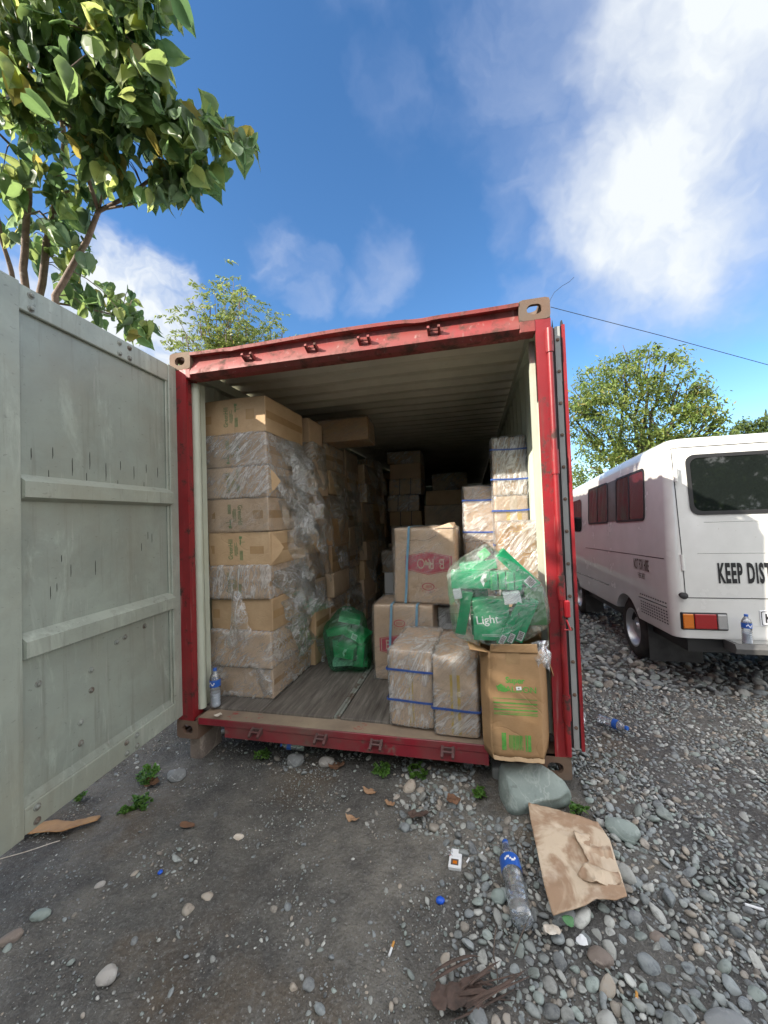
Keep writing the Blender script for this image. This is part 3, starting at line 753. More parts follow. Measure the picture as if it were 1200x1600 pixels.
# blocks the container stands on
def block(name, label, a, b, mat, seed):
    w_, d_, h_ = (b[i]-a[i] for i in range(3)); V, F_ = roundbox(w_, d_, h_, .015, 7, 0, .006, 7, seed); q = MB(); q.add(V, F_)
    o = q.build(name, M[mat], None, 1, ((a[0]+b[0])/2, (a[1]+b[1])/2, a[2])); tag(o, label, 'block'); return o
block('support_block', 'grey concrete block wedged under the right end of the red sill', (2.03, .05, -.2), (2.31, .34, -.008), 'concrete', 3)
block('support_block', 'dark concrete block under the left corner of the container', (.05, .05, -.24), (.15, .26, -.003), 'stone_brown', 5)

# ------------------------------------------------------------------ cargo
ORD = ['bottom', 'second from bottom', 'third from bottom', 'fourth from bottom', 'fifth from bottom', 'sixth from bottom', 'seventh from bottom', 'eighth from bottom', 'ninth from bottom', 'tenth from bottom']


def ring(nm, parent, w, d, z, mat, wd=.012, off=.0035, vertical=None, h=0, tilt=0):
    """strap round a box: horizontal at height z, or vertical in the front-back plane at x = vertical"""
    q = MB(); t = .0014; W_, D_ = w/2+off, d/2+off
    n = 10
    def band(p, axis):
        vs = []
        for (a, b) in p: vs.append((a, b))
        return vs
    if vertical is None:
        path = [(-W_+.01, -D_), (W_-.01, -D_), (W_, -D_+.01), (W_, D_-.01), (W_-.01, D_), (-W_+.01, D_), (-W_, D_-.01), (-W_, -D_+.01)]; pts = []
        for i in range(len(path)):
            a, b = path[i], path[(i+1) % len(path)]; m = 6 if i % 2 == 0 else 1
            for k in range(m): pts.append((a[0]+(b[0]-a[0])*k/m, a[1]+(b[1]-a[1])*k/m))
        n = len(pts); vs = [(x*s, y*s, z+tilt*x+dz+.0025*math.sin(x*17+y*11)) for s, dz in ((1, -wd/2), (1, wd/2), (1-t/W_, wd/2), (1-t/W_, -wd/2)) for x, y in pts]
    else:
        x0 = vertical; path = [(-D_, .004), (-D_, h+off-.01), (-D_+.01, h+off), (D_-.01, h+off), (D_, h+off-.01), (D_, .004)]; pts = []
        for i in range(len(path)):
            a, b = path[i], path[(i+1) % len(path)]
            for k in range(5): pts.append((a[0]+(b[0]-a[0])*k/5, a[1]+(b[1]-a[1])*k/5))
        n = len(pts); vs = [(x0+tilt*(zz-h/2)+dx+.002*math.sin(zz*15), y*s, zz*(s if zz > h/2 else 1)) for s, dx in ((1, -wd/2), (1, wd/2), (1-t/D_, wd/2), (1-t/D_, -wd/2)) for y, zz in pts]
    fs = [(r*n+k, r*n+(k+1) % n, ((r+1) % 4)*n+(k+1) % n, ((r+1) % 4)*n+k) for r in range(4) for k in range(n)]
    q.add(vs, fs); return q.build(nm, M[mat], parent)


def sheet(name, parent, A, B, C_, D_, amp=.02, belly=(0, 0, 0), nu=26, nv=26, seed=0, mat='film', sc=9, ragged=.0, off=(0, 0, 0)):
    """a crumpled piece of film: corners A B (top edge) and D C (bottom edge)"""
    A, B, C_, D_ = (np.array(p, float) for p in (A, B, C_, D_)); u, v = np.meshgrid(np.linspace(0, 1, nu), np.linspace(0, 1, nv), indexing='ij')
    rg = np.random.default_rng(seed); e1 = fbm(np.stack([v.ravel()*4, v.ravel()*0, v.ravel()*0+seed], 1), 1, 3, seed).reshape(v.shape)*ragged
    u2 = u+e1*(u-.5)*2; v2 = v+fbm(np.stack([u.ravel()*4, u.ravel()*0, u.ravel()*0+seed*2.], 1), 1, 3, seed+3).reshape(v.shape)*ragged*v
    P = (A*(1-u2)[..., None]+B*u2[..., None])*(1-v2)[..., None]+(D_*(1-u2)[..., None]+C_*u2[..., None])*v2[..., None]
    P = P+np.array(belly)*(np.sin(np.pi*u)*np.sin(np.pi*np.clip(v*.8+.1, 0, 1)))[..., None]
    Q = P.reshape(-1, 3); n = np.cross(B-A, D_-A); n /= np.linalg.norm(n)
    k = fbm(Q*np.array([1, 1, .55])+seed*3.1, sc, 4, seed, True)*amp+fbm(Q+seed, sc*.4, 2, seed+9)*amp*1.4
    Q = Q+n*(k*np.clip(v.ravel()*3+.15, 0, 1))[:, None]+fbmv(Q+seed, sc*1.4, 3, seed+1)*amp*.6*np.clip(v.ravel()*3, 0, 1)[:, None]
    q = MB(); q.grid((Q+np.array(off)).reshape(nu, nv, 3)); o = q.build(name, M[mat], parent, 1, fix=False); return o


def carton(label, group, size, loc, rz=0., mat='kraft_tan', seed=0, film=None, n=8, bulge=.004, noise=.003, crush=0., straps=(), vstraps=(), tape=None, side_tape=None, sm='blue_strap', deco=None, r=.008, name='carton', cat='carton', tilt=(0, 0), front_tape=None, tape_mat='tape_brown', filmamp=.006):
    w, d, h = size; t = thing(name, label, cat, loc, (tilt[0], tilt[1], rz), group)
    V, F_ = roundbox(w, d, h, r, n, bulge, noise, 6, seed, crush); q = MB(); q.add(V, F_); body = q.build('body', M[mat], t, 1)
    H = h/2
    if n > 5:
        D = Decal(body, (0, -d/2, H), (1, 0, 0), (0, 0, 1)); D.rect(-w/2+.004, -.001, w/2-.004, .001, 0, dy=0) if front_tape == 'seam' else None
        if tape:
            for a in tape: D = Decal(body, (0, -d/2, H), (1, 0, 0), (0, 0, 1), .0009); D.rect(*a); D.build('tape', M[tape_mat], t)
        if side_tape:
            for a in side_tape: D = Decal(body, (w/2, 0, H), (0, 1, 0), (0, 0, 1), .0009); D.rect(*a, step=.05); D.build('tape', M[tape_mat], t)
        if deco: deco(body, t, w, d, h)
    for z in straps: ring('strap', t, w+2*bulge, d+2*bulge, z, sm, off=.016 if film else .004, tilt=rng.uniform(-.02, .02))
    for x in vstraps: ring('strap', t, w+2*bulge, d+2*bulge, 0, sm, .018 if 'pale' in sm else .012, .014 if film else .004, vertical=x, h=h, tilt=.06)
    if film:
        V, F_ = roundbox(w+.020, d+.020, h+.012, .014, 22 if n > 5 else 12, .005, filmamp, 12, seed+50, .004, ridge=True); V[:, 2] -= .004
        q = MB(); q.add(V, F_); q.build('plastic_wrap', M[film], t, 1)
    return t


def print_tree(flip=False, wide=True):
    """the green print of the flat cartons, reading up the box"""
    def fn(body, t, w, d, h):
        D = Decal(body, (-.02, -d/2, h/2), (1, 0, 0), (0, 0, 1), .0011); s = -1 if flip else 1; a = R(90)*s
        D.text('GreenHill', .052, -.045*s, 0, a, .0006, .72)
        for i, L in enumerate((.09, .07, .10, .05)): D.rect(-L/2, -.002, L/2, .002, 0, a, (-.012+i*.008)*s, -.01*s*(i % 2), step=.02)
        for k in (0, 1):                                   # two arrows over a bar
            y0 = .052*s; D.shape([(-.010, -.004), (.0, -.004), (.0, -.009), (.012, 0), (.0, .009), (.0, .004), (-.010, .004)], [(0, 1, 5, 6), (2, 3, 4)], 0, (.034)*s, y0+(.012 if k else -.012), a)
        D.rect(-.022, -.002, .022, .002, 0, 0, .050*s, .052*s, step=.02)
        D.shape([(-.008, -.012), (.008, -.012), (.011, .012), (-.011, .012)], [(0, 1, 2, 3)], 0, .036*s, .085*s, a)
        for k in range(4): D.rect(-.035, -.0022, .035, .0022, 0, a, (.030+k*.007)*s, -.045*s, step=.02)
        D.build('lettering', M['ink_green'], t)
    return fn


FX = .055+.26
Z = [.16, .380, .635, .869, 1.104, 1.351, 1.600, 1.829, 2.068, 2.332]
front = [  # index from the floor: depth, film, print, tape, extra words
    (1.0, 'film', None, None, 'deep carton wrapped in creased film, lowest of the front left column'),
    (1.0, 'film', None, None, 'carton in loose film, second from floor in the front left column'),
    (.60, None, None, [(-.235, -.03, -.18, .035)], 'bare tan carton under the dangling triangle of film, front left column'),
    (.60, 'film', print_tree(), None, 'film wrapped carton, fourth from floor in the front left column'),
    (.60, None, print_tree(), [(-.25, -.03, -.20, .03), (.09, -.035, .20, .02)], 'bare carton with upright green print, fifth in the front left column'),
    (.60, 'film_soft', print_tree(True), [(-.25, -.02, -.18, .03), (.13, -.03, .21, .03)], 'film covered carton with upside down green print, front left column'),
    (.60, 'film', print_tree(), None, 'carton with dented corner under torn film, third from the top at left'),
    (.60, 'film_dense', print_tree(True), None, 'film wrapped carton just below the bare top box at left'),
    (.60, None, print_tree(), [(-.25, -.04, -.19, .02), (.10, -.03, .17, .045)], 'bare carton with green print, topmost of the front left column')]
fcol = []
for i, (dd, fl, pr, tp, lab) in enumerate(front):
    h = Z[i+1]-Z[i]-.003; j = random.uniform(-.006, .006)
    w_ = .50 if i != 8 else .515
    c = carton(lab, 'flat cartons stacked in the front left column', (w_, dd, h), (.055+w_/2+j+(.008 if i in (2, 4) else 0), .27+dd/2+(.02 if i in (0, 2) else 0), Z[i]), random.uniform(-.012, .012), 'kraft_tan' if i in (2, 4, 8) else 'kraft_pink', i+1, fl, 14, .003, .003,
               crush=.004 if fl else .002, tape=tp, side_tape=[(-dd/2+.01, -.028, dd/2-.01, .028)] if dd < .9 else [(-dd/2+.01, -.02, dd/2-.01, .02)], deco=pr, filmamp=.008)
    fcol.append(c)
# corner flaps sprung open on the third and fifth cartons
for i in (4, 6):
    c = fcol[i]; h = Z[i+1]-Z[i]; q = MB(); x = .2505
    q.add([(x, -.29, .012), (x+.005, -.29, h-.012), (x+.055, -.20, h*.5), (x+.03, -.24, h*.25), (x+.03, -.24, h*.75)], [(0, 3, 2, 4, 1)]); o = q.build('flap', M['kraft_tan'], c); md = o.modifiers.new('t', 'SOLIDIFY'); md.thickness = .004
# loose film hanging from the column
T = [(7, .25, -.22, .20, .9, .20, .10, 31), (7, .25, .0, .26, .8, .30, .12, 32), (6, .25, -.25, .18, .7, .25, .10, 33), (5, .25, -.2, .22, .9, .33, .13, 34), (5, .25, .05, .29, .8, .28, .11, 39),
     (7, .25, -.05, .30, .95, .46, .17, 41), (6, .25, .02, .30, .8, .36, .19, 42), (5, .25, -.05, .25, .95, .40, .18, 43), (2, .25, .0, .40, .9, .22, .16, 44), (4, .25, -.1, .3, .95, .42, .15, 45), (1, .25, -.3, .1, .95, .30, .10, 46),
     (3, .25, -.28, .22, .8, .30, .11, 35), (3, .25, -.05, .28, .8, .38, .12, 36), (2, .25, -.2, .12, .8, .26, .09, 37), (3, .25, .1, .33, .7, .45, .13, 38)]
for (i, x, y0, y1, top, drop, out, sd_) in T:
    h = Z[i+1]-Z[i]
    sheet('loose_film', fcol[i], (x+.012, y0, h*top), (x+.012, y1, h*top+.02), (x+out+.02, y1+.03, h*top-drop*.75), (x+out*.6, (y0+y1)/2-.03, h*top-drop), .024, (out*.5, 0, 0), 34, 34, sd_, 'film_dense' if sd_ % 2 else 'film', 7, .18)
# triangle of film hanging over the front
c = fcol[3]; sheet('loose_film', c, (-.03, -.325, .06), (.03, -.325, .065), (.135, -.335, -.25), (-.085, -.345, -.36), .020, (0, -.05, 0), 34, 40, 77, 'film_dense', 11, .12)
c = fcol[0]; sheet('loose_film', c, (.10, -.515, .215), (.252, -.515, .205), (.25, -.53, .03), (.18, -.53, .03), .014, (0, -.03, 0), 22, 22, 78, 'film', 14, .15)

# the columns behind, along the left wall
cols = [(.905, .34, 9, .54), (1.27, .52, 8, .56), (1.82, .52, 9, .55), (2.37, .55, 8, .60), (2.95, .55, 9, .56), (3.53, .6, 8, .60), (4.2, .6, 9, .60)]
names = ['second', 'third', 'fourth', 'fifth', 'sixth', 'seventh', 'eighth']
tops = [2.33, 2.165, 2.2, 2.1, 2.25, 2.05, 2.2]
for ci, (y, d, n, w_) in enumerate(cols):
    hs = np.array([random.uniform(.9, 1.12) for _ in range(n)]); hs = hs/hs.sum()*(tops[ci]-.16); z = .16
    for k in range(n):
        ww = w_+random.uniform(-.03, .04); fl = random.choice(['film', 'film_soft', None]) if ci < 5 else None
        m = random.choice(['kraft_tan', 'kraft_pink', 'kraft_dark', 'kraft_orange' if ci < 2 else 'kraft_tan'])
        c = carton('carton %s in the %s column along the left wall' % (ORD[k], names[ci]), 'cartons stacked in the columns along the left wall',
               (ww, d-.02, hs[k]-.004), (.06+ww/2+random.uniform(0, .015), y+d/2, z), random.uniform(-.03, .03), m, 100+ci*10+k, fl, 6 if ci < 3 else 4, .003, .003, crush=.003,
               side_tape=[(-d/2+.02, -.025, d/2-.03, .025)] if ci < 3 and k % 2 else None, filmamp=.007)
        if ci < 6 and (ci*7+k*3) % 5 < 3:
            s_ = 200+ci*20+k; o_ = random.uniform(.03, .10)
            sheet('loose_film', c, (ww/2+.01, -d*.4, hs[k]*.95), (ww/2+.01, d*.35, hs[k]*.9), (ww/2+o_, d*.3, hs[k]*.9-random.uniform(.2, .5)), (ww/2+o_*.6, -d*.1, hs[k]*.9-random.uniform(.2, .45)), .022, (o_*.6, 0, 0), 20, 22, s_, 'film', 8, .2)
        z += hs[k]
carton('long orange brown carton jutting out crosswise near the ceiling', 'cartons stacked in the columns along the left wall', (.66, .36, .215), (.70, 1.47, 2.172), R(4), 'kraft_orange', 301, 'film_soft', 10, .004, .004, crush=.004, tape=[(-.30, -.03, .31, .03)], tilt=(0, R(-1.5)))
# stacks across the back
def stack(x, y, levels, w_, d, where, seed, mats, films, strap=None, jit=.03):
    for k in range(len(levels)-1):
        h = levels[k+1]-levels[k]-.004; ww = w_+random.uniform(-.03, .03)
        carton('%s carton of the stack %s' % (ORD[k] if k else 'lowest', where), 'cartons stacked across the back', (ww, d, h), (x+random.uniform(-jit, jit), y+d/2, levels[k]), random.uniform(-.04, .04),
               mats[k % len(mats)], seed+k, films[k % len(films)], 4, .003, .004, vstraps=(-.08, .09) if strap and k in strap else (), sm='dark_strap')
stack(.98, 3.55, [.16, .40, .66, .93, 1.02, 1.29, 1.51, 1.757, 2.0, 2.24, 2.42], .50, .5, 'standing behind the kraft box, at left', 400, ['kraft_pink', 'kraft_tan'], ['film_dense', 'film', None], strap=(6, 7, 5, 4))
stack(1.62, 3.40, [.16, .5, .85, 1.25, 1.575, 1.79], .56, .5, 'in the dark middle of the load', 430, ['kraft_tan', 'kraft_dark'], [None, 'film_soft'])
stack(1.62, 4.5, [.16, .6, 1.0, 1.5, 1.85, 2.15], .60, .5, 'in the farthest dark row', 450, ['kraft_dark', 'kraft_pink'], ['film', None], strap=(3,))
stack(2.12, 3.9, [.16, .6, 1.0, 1.45, 1.75], .44, .5, 'deep inside beside the right wall', 470, ['kraft_dark', 'kraft_tan'], [None, 'film'])
stack(1.02, 2.6, [.16, .42, .72, 1.0], .34, .4, 'between left wall and middle', 480, ['kraft_pink', 'label_white'], ['film', None])
stack(1.55, 1.75, [.16, .45, .75], .5, .45, 'low behind the kraft box', 490, ['kraft_tan'], [None])

# strapped cartons of the right hand side
def ytape(yw=.02, x=.0, m='tape_yellow'):
    def fn(body, t, w, d, h):
        D = Decal(body, (x, -d/2, h/2), (1, 0, 0), (0, 0, 1), .001); D.rect(-yw, -h/2+.004, yw, h*.28, step=.05); D.build('tape', M[m], t)
        D = Decal(body, (x, -d/2, h/2), (1, 0, 0), (0, 0, 1), .002); D.rect(-yw*.5, -h/2+.004, yw*.4, h/2-.004, step=.05); D.build('tape', M['tape_clear'], t)
    return fn
G = 'strapped cartons wrapped in film on the right'
carton('strapped carton on the sill, left of its twin, two blue straps', G, (.258, .50, .445), (1.592, .345, .16), R(-3), 'kraft_pink', 501, 'film_dense', 14, .006, .004, .004, straps=(.335, .155), deco=ytape(.014, 0), filmamp=.006)
carton('strapped carton on the sill between its twin and the printed box, one blue strap', G, (.238, .50, .440), (1.853, .295, .158), R(-2), 'kraft_pink', 502, 'film', 14, .006, .004, .004, straps=(.150,), deco=ytape(.028, 0), filmamp=.006)
H_ = [.16, .62, 1.10, 1.555, 1.995]
for k, (lab, st) in enumerate([('hidden lowest carton of the tall strapped column by the right wall', ()), ('carton second from floor in the tall column by the right wall', (.2,)),
                               ('strapped carton with yellow tape, second from top of the column by the right wall', (.34, .08)), ('strapped film wrapped carton on top of the column by the right wall', (.345, .12))]):
    carton(lab, G, (.238, .34, H_[k+1]-H_[k]-.004), (2.272, .80+.18, H_[k]), R(-2), 'kraft_pink', 510+k, 'film_dense', 12, .004, .004, .003, straps=st, sm='blue_strap', deco=ytape(.055, .02) if k == 2 else None)
H_ = [.16, .68, 1.20, 1.652]
for k, (lab, st) in enumerate([('lowest carton of the short column behind the green bag', ()), ('loosely wrapped carton just above and behind the green bag', ()), ('strapped film wrapped carton topping the short column left of the tall one', (.335, .075))]):
    carton(lab, G, (.262, .36, H_[k+1]-H_[k]-.004), (2.045, 1.0+.2, H_[k]), R(2), 'kraft_pink', 520+k, 'film_dense' if k == 2 else 'film', 12, .005, .004, .003, straps=st, sm='blue_strap')


def per_print(body, t, w, d, h):
    D = Decal(body, (.055, -d/2, h*.16), (1, 0, 0), (0, 0, 1), .0012); D.text('PEP', .085, 0, 0, R(84), .001, .75); D.build('lettering', M['ink_red_pale'], t)
carton('orange tan carton with red lettering running up, behind the green bag', G, (.245, .33, .50), (2.268, .46+.165, .853), R(1), 'kraft_orange', 530, 'film', 16, .008, .005, .006, deco=per_print, r=.03, tape=[(-.05, .19, .05, .235)], tape_mat='tape_yellow')
carton('plain carton under the orange tan one, hidden behind the green bag', G, (.25, .33, .69), (2.262, .46+.165, .16), 0, 'kraft_tan', 531, None, 6)

# kraft boxes with the red badge
def badge(cx, cz, sc, flip=True, crop=False):
    def fn(body, t, w, d, h):
        a = R(180) if flip else 0; D = Decal(body, (cx, -d/2, cz), (1, 0, 0), (0, 0, 1), .0012)
        def hexa(g, mi, lift):
            W_, H2, p = .185*sc*g+.004*(g-1), .055*sc*g, .090*sc*g; ys = []; vs = []; n = 14
            for i in range(n+1): x = -W_+2*W_*i/n; y = p-(p-H2)*abs(x)/W_; vs += [(x, -y), (x, y)]
            D.shape(vs, [(2*i, 2*i+2, 2*i+3, 2*i+1) for i in range(n)], mi, lift=lift)
        hexa(1.0, 0, 0); hexa(.93, 1, .0004); hexa(.90, 0, .0008)
        D.build('badge', [M['ink_red'], M['ink_cream']], t)
        D = Decal(body, (cx, -d/2, cz), (1, 0, 0), (0, 0, 1), .0028)
        for i, ch in enumerate('BRO'):
            X = (.105-i*.082)*sc if flip else (-.11+i*.082)*sc; D.text(ch, .115*sc, X, 0, a, -.0004, .74)
            if ch == 'B':
                for yy in (-.033, .033): D.rect(-.022*sc, -.0022, .012*sc, .0022, 0, a, X, yy*sc, step=.02)
        D.build('lettering', M['ink_cream'], t)
        D = Decal(body, (cx-.005, -d/2, cz-(.185 if flip else -.185)*sc), (1, 0, 0), (0, 0, 1), .0012); n = 28; r1, r2 = .05*sc, .042*sc
        if abs(cz-(.185 if flip else -.185)*sc) < h:
            D.shape([(r1*math.cos(6.283*k/n), .62*r1*math.sin(6.283*k/n)) for k in range(n)]+[(r2*math.cos(6.283*k/n), .58*r2*math.sin(6.283*k/n)) for k in range(n)], [(k, (k+1) % n, n+(k+1) % n, n+k) for k in range(n)])
            for k in range(5): D.rect(-.026*sc+.01*k*sc, -.012*sc, -.022*sc+.01*k*sc, .012*sc*(1-.3*(k % 2)), 0, a, step=.02)
            for k in range(7): an = 3.5+k*.42; D.rect(-.006*sc, -.0018, .006*sc, .0018, 0, an, 1.25*r1*math.cos(an), .95*r1*math.sin(an), step=.02)
            D.build('emblem', M['ink_red'], t)
    return fn
t = carton('kraft box standing upside down with red badge and pale blue strap', 'kraft boxes with a red badge', (.475, .36, .585), (1.605, .94, .742), R(-3), 'kraft_pink', 601, 'film_soft', 16, .010, .006, .006, vstraps=(-.13,), sm='blue_strap_pale', deco=badge(.035, .315, .98), r=.016, tilt=(0, R(1)))
q = MB(); q.add([(.08, -.19, .584), (.235, -.19, .588), (.24, -.02, .592), (.12, -.03, .59), (.20, -.175, .625), (.235, -.12, .628)], [(0, 1, 4), (1, 5, 4), (1, 2, 5), (0, 4, 3), (4, 5, 2, 3)]); o = q.build('flap', M['kraft_pink'], t); md = o.modifiers.new('t', 'SOLIDIFY'); md.thickness = .004
q = MB(); q.tube([(-.11, -.1925, .490), (-.06, -.1928, .496), (.0, -.194, .488), (.045, -.194, .500), (.10, -.1925, .53)], .0016, 5); q.build('crease', M['ink_dark'], t)
carton('kraft box with red badge standing on the floor under the upside down one', 'kraft boxes with a red badge', (.47, .40, .575), (1.432, .915, .16), R(-2), 'kraft_pink', 602, 'film_soft', 16, .008, .004, .004, vstraps=(-.10, .10), sm='blue_strap_pale', deco=badge(-.02, .27, .92, False), r=.012)


def bars(body, t, w, d, h):
    D = Decal(body, (.01, -d/2, h*.55), (1, 0, 0), (0, 0, 1), .0012)
    for k in range(16): D.rect(-.05+k*.0065, -.045, -.05+k*.0065+random.choice((.002, .0035, .0045)), .04, step=.05)
    D.build('barcode', M['ink_black'], t)
carton('white box with a barcode in the gap right of the kraft box', None, (.20, .30, .175), (1.775, 1.06, .505), R(2), 'label_white', 603, 'film_soft', 12, .003, .002, deco=bars, cat='box')
carton('tan carton under the white barcode box', None, (.24, .34, .342), (1.79, 1.07, .16), 0, 'kraft_tan', 604, None, 6)


# the open printed box at the right end of the sill
def printed_box():
    t = thing('printed_carton', 'worn open carton with green stripes standing on the right end of the sill', 'carton', (2.16, .06, .146), (R(.6), 0, R(1.5)))
    pl = [(-.125, -.17), (.112, -.17), (.118, -.168), (.172, -.045), (.174, .16), (-.165, .16), (-.172, -.10), (-.131, -.168)]
    n = 14; P = np.zeros((n+1, 8*6+1, 3)); h = .555
    for i in range(n+1):
        z = h*i/n; sw = 1+.015*math.sin(math.pi*(i/n)**.8)-.025*max(0, 1-i/2.)
        for k in range(8*6+1): a = pl[(k//6) % 8]; b = pl[(k//6+1) % 8]; f = (k % 6)/6; P[i, k] = ((a[0]+(b[0]-a[0])*f)*sw, (a[1]+(b[1]-a[1])*f)*sw, z)
    Q = P[:, :-1].reshape(-1, 3); dlt = fbmv(Q, 5, 3, 5)*.007; P[:, :-1] += dlt.reshape(n+1, 48, 3); P[:, -1] = P[:, 0]
    q = MB(); q.grid(P); q.add([(x*.93, y*.93, .004) for x, y in pl], [tuple(range(8))]); body = q.build('body', M['kraft_orange'], t, 50); md = body.modifiers.new('t', 'SOLIDIFY'); md.thickness = .004
    D = Decal(body, (-.008, -.18, .27), (1, 0, 0), (0, 0, 1), .0015)
    for y, hh in ((.022, .0035), (.006, .003), (-.010, .007), (-.026, .003), (-.034, .004)): D.rect(-.108, y-hh/2, .108, y+hh/2, step=.03)
    for y, hh in ((.0, .003), (-.02, .003)): D.rect(-.110, y+.046-hh/2, .108, y+.046+hh/2, step=.03)
    D.build('stripes', M['ink_green_bright'], t)
    D = Decal(body, (0, -.18, .37), (1, 0, 0), (0, 0, 1), .0015); D.text('Super', .042, -.005, .040, 0, .0012, .95); D.text('WALDON', .044, .0, -.006, 0, .0004, 1.0)
    D.shape([(-.098, .005), (-.075, .022), (-.055, .004), (-.035, -.012), (-.055, -.022), (-.080, -.018)], [(0, 1, 2, 3, 4, 5)]); D.build('lettering', M['ink_green_bright'], t)
    D = Decal(body, (0, -.18, .37), (1, 0, 0), (0, 0, 1), .004); D.rect(.0, -.008, .026, .010, 0, .12); D.build('price_sticker', M['label_white'], t)
    D = Decal(body, (0, -.18, .37), (1, 0, 0), (0, 0, 1), .0045); D.text('45', .010, .012, .002, .12, .0003); D.build('price', M['ink_black'], t)
    D = Decal(body, (-.01, -.18, .095), (1, 0, 0), (0, 0, 1), .0015)
    D.rect(-.072, -.045, -.050, .045)
    for k in range(15): D.rect(-.036+k*.0048, -.04+.01*(k % 3 == 0), -.036+k*.0048+random.choice((.0022, .0036)), .036, step=.05)
    D.rect(.045, -.045, .052, .04); D.rect(.056, -.045, .072, .04); D.build('barcode', M['ink_green_bright'], t)
    D = Decal(body, (-.01, -.18, .525), (1, 0, 0), (0, 0, 1), .0012); D.rect(-.035, -.03, .035, .028); D.build('tape', M['tape_brown'], t)
    def flap(name, pts, loc=None):
        q = MB(); A, B, C_, D_ = [np.array(p, float) for p in pts]; m = 9; u, v = np.meshgrid(np.linspace(0, 1, m), np.linspace(0, 1, m), indexing='ij')
        P = (A*(1-u)[..., None]+B*u[..., None])*(1-v)[..., None]+(D_*(1-u)[..., None]+C_*u[..., None])*v[..., None]; F0 = P.reshape(-1, 3); F0 = F0+fbmv(F0, 9, 3, 8)*.006*np.minimum(1, v.ravel()*3)[:, None]
        q.grid(F0.reshape(m, m, 3)); o = q.build(name, M['kraft_orange'], t, 50); md = o.modifiers.new('t', 'SOLIDIFY'); md.thickness = .005
    flap('flap', [(-.125, -.172, .555), (.115, -.172, .555), (.11, -.165, .60), (-.12, -.19, .598)])
    flap('flap', [(-.132, -.172, .553), (-.172, -.09, .553), (-.235, -.12, .595), (-.225, -.215, .575)])
    flap('flap', [(.172, -.05, .555), (.174, .15, .555), (.225, .13, .43), (.205, -.075, .405)])
    flap('flap', [(-.165, .16, .555), (.172, .16, .555), (.17, .16, .70), (-.16, .18, .69)])
    # frayed bottom edge
    q = MB(); m = 60; P = np.zeros((m, 3, 3))
    for i in range(m):
        x = -.13+.255*i/(m-1); e = .010*float(fbm(np.array([[x*22, 1., 2.]]), 1, 3, 3)[0])+random.uniform(-.0015, .003); yb = -.172+.35*max(0, abs(x+.006)-.118)
        P[i, 0] = (x, yb-.004, .020+e*.6); P[i, 1] = (x*.97, yb-.012, .003+e*.35); P[i, 2] = (x*.94, yb+.006, -.004+e*.15)
    q.grid(P); o = q.build('frayed_edge', M['kraft_tan'], t); md = o.modifiers.new('t', 'SOLIDIFY'); md.thickness = .003
    sheet('plastic_scrap', t, (.08, -.15, .60), (.19, -.10, .60), (.18, -.17, .48), (.12, -.19, .50), .02, (0, -.03, .02), 18, 18, 12, 'film_dense', 16, .2)
printed_box()


# bags of green cartons
principled('green_card', (.010, .27, .11), .35, fn=vary((.010, .25, .10), (.02, .36, .15), 6, bs=.05)); principled('green_light', (.05, .42, .12), .35); principled('green_olive', (.07, .19, .07), .4)


def bag_of(name, label, loc, cartons, seed, mat, grow=.014, amp=.010, knot=None):
    """film drawn tight round the cartons: their hull, cut fine, relaxed and creased"""
    bpy.context.view_layer.update(); pts = []
    for c in cartons:
        for v in c.children[0].data.vertices: pts.append(c.children[0].matrix_world @ v.co)
    if knot: pts.append(Vector(knot))
    bm = bmesh.new(); [bm.verts.new(p) for p in pts]; g = bmesh.ops.convex_hull(bm, input=bm.verts); bmesh.ops.delete(bm, geom=[v for v in bm.verts if not v.link_faces], context='VERTS')
    for _ in range(9):
        L = [e for e in bm.edges if e.calc_length() > .022]
        if not L: break
        bmesh.ops.subdivide_edges(bm, edges=L, cuts=1); bmesh.ops.triangulate(bm, faces=bm.faces)
    for _ in range(5): bmesh.ops.smooth_vert(bm, verts=bm.verts, factor=.5, use_axis_x=True, use_axis_y=True, use_axis_z=True)
    bm.normal_update(); bmesh.ops.recalc_face_normals(bm, faces=bm.faces); bm.verts.index_update()
    V = np.array([v.co[:] for v in bm.verts]); N_ = np.array([v.normal[:] for v in bm.verts]); F_ = np.array([[v.index for v in f.verts] for f in bm.faces]); bm.free()
    k = fbm(V*np.array([1, 1, 1.5])+seed, 7, 4, seed, True)*amp+fbm(V+seed, 30, 2, seed, True)*amp*.3; V = V+N_*(grow+np.maximum(k, -grow*.7))[:, None]+fbmv(V, 16, 3, seed)*amp*.5
    me = raw_mesh(name, V-np.array(loc), F_, 3, M[mat], smooth=True); t = link(name, me, None, loc); tag(t, label, 'plastic bag'); return t
def film_green():
    m = film_mat('bag_film', .03, .38, (.93, 1, .97), .09, .6, .02); return m
film_green(); film_mat('bag_green', .04, .4, (.85, 1, .92), .10, .9, .02)
for n_ in MATS['bag_green'].node_tree.nodes:
    if n_.type == 'BSDF_TRANSPARENT': n_.inputs[0].default_value = (.55, .92, .72, 1)
    if n_.type in ('BSDF_DIFFUSE', 'BSDF_TRANSLUCENT'): n_.inputs[0].default_value = (.25, .6, .42, 1)


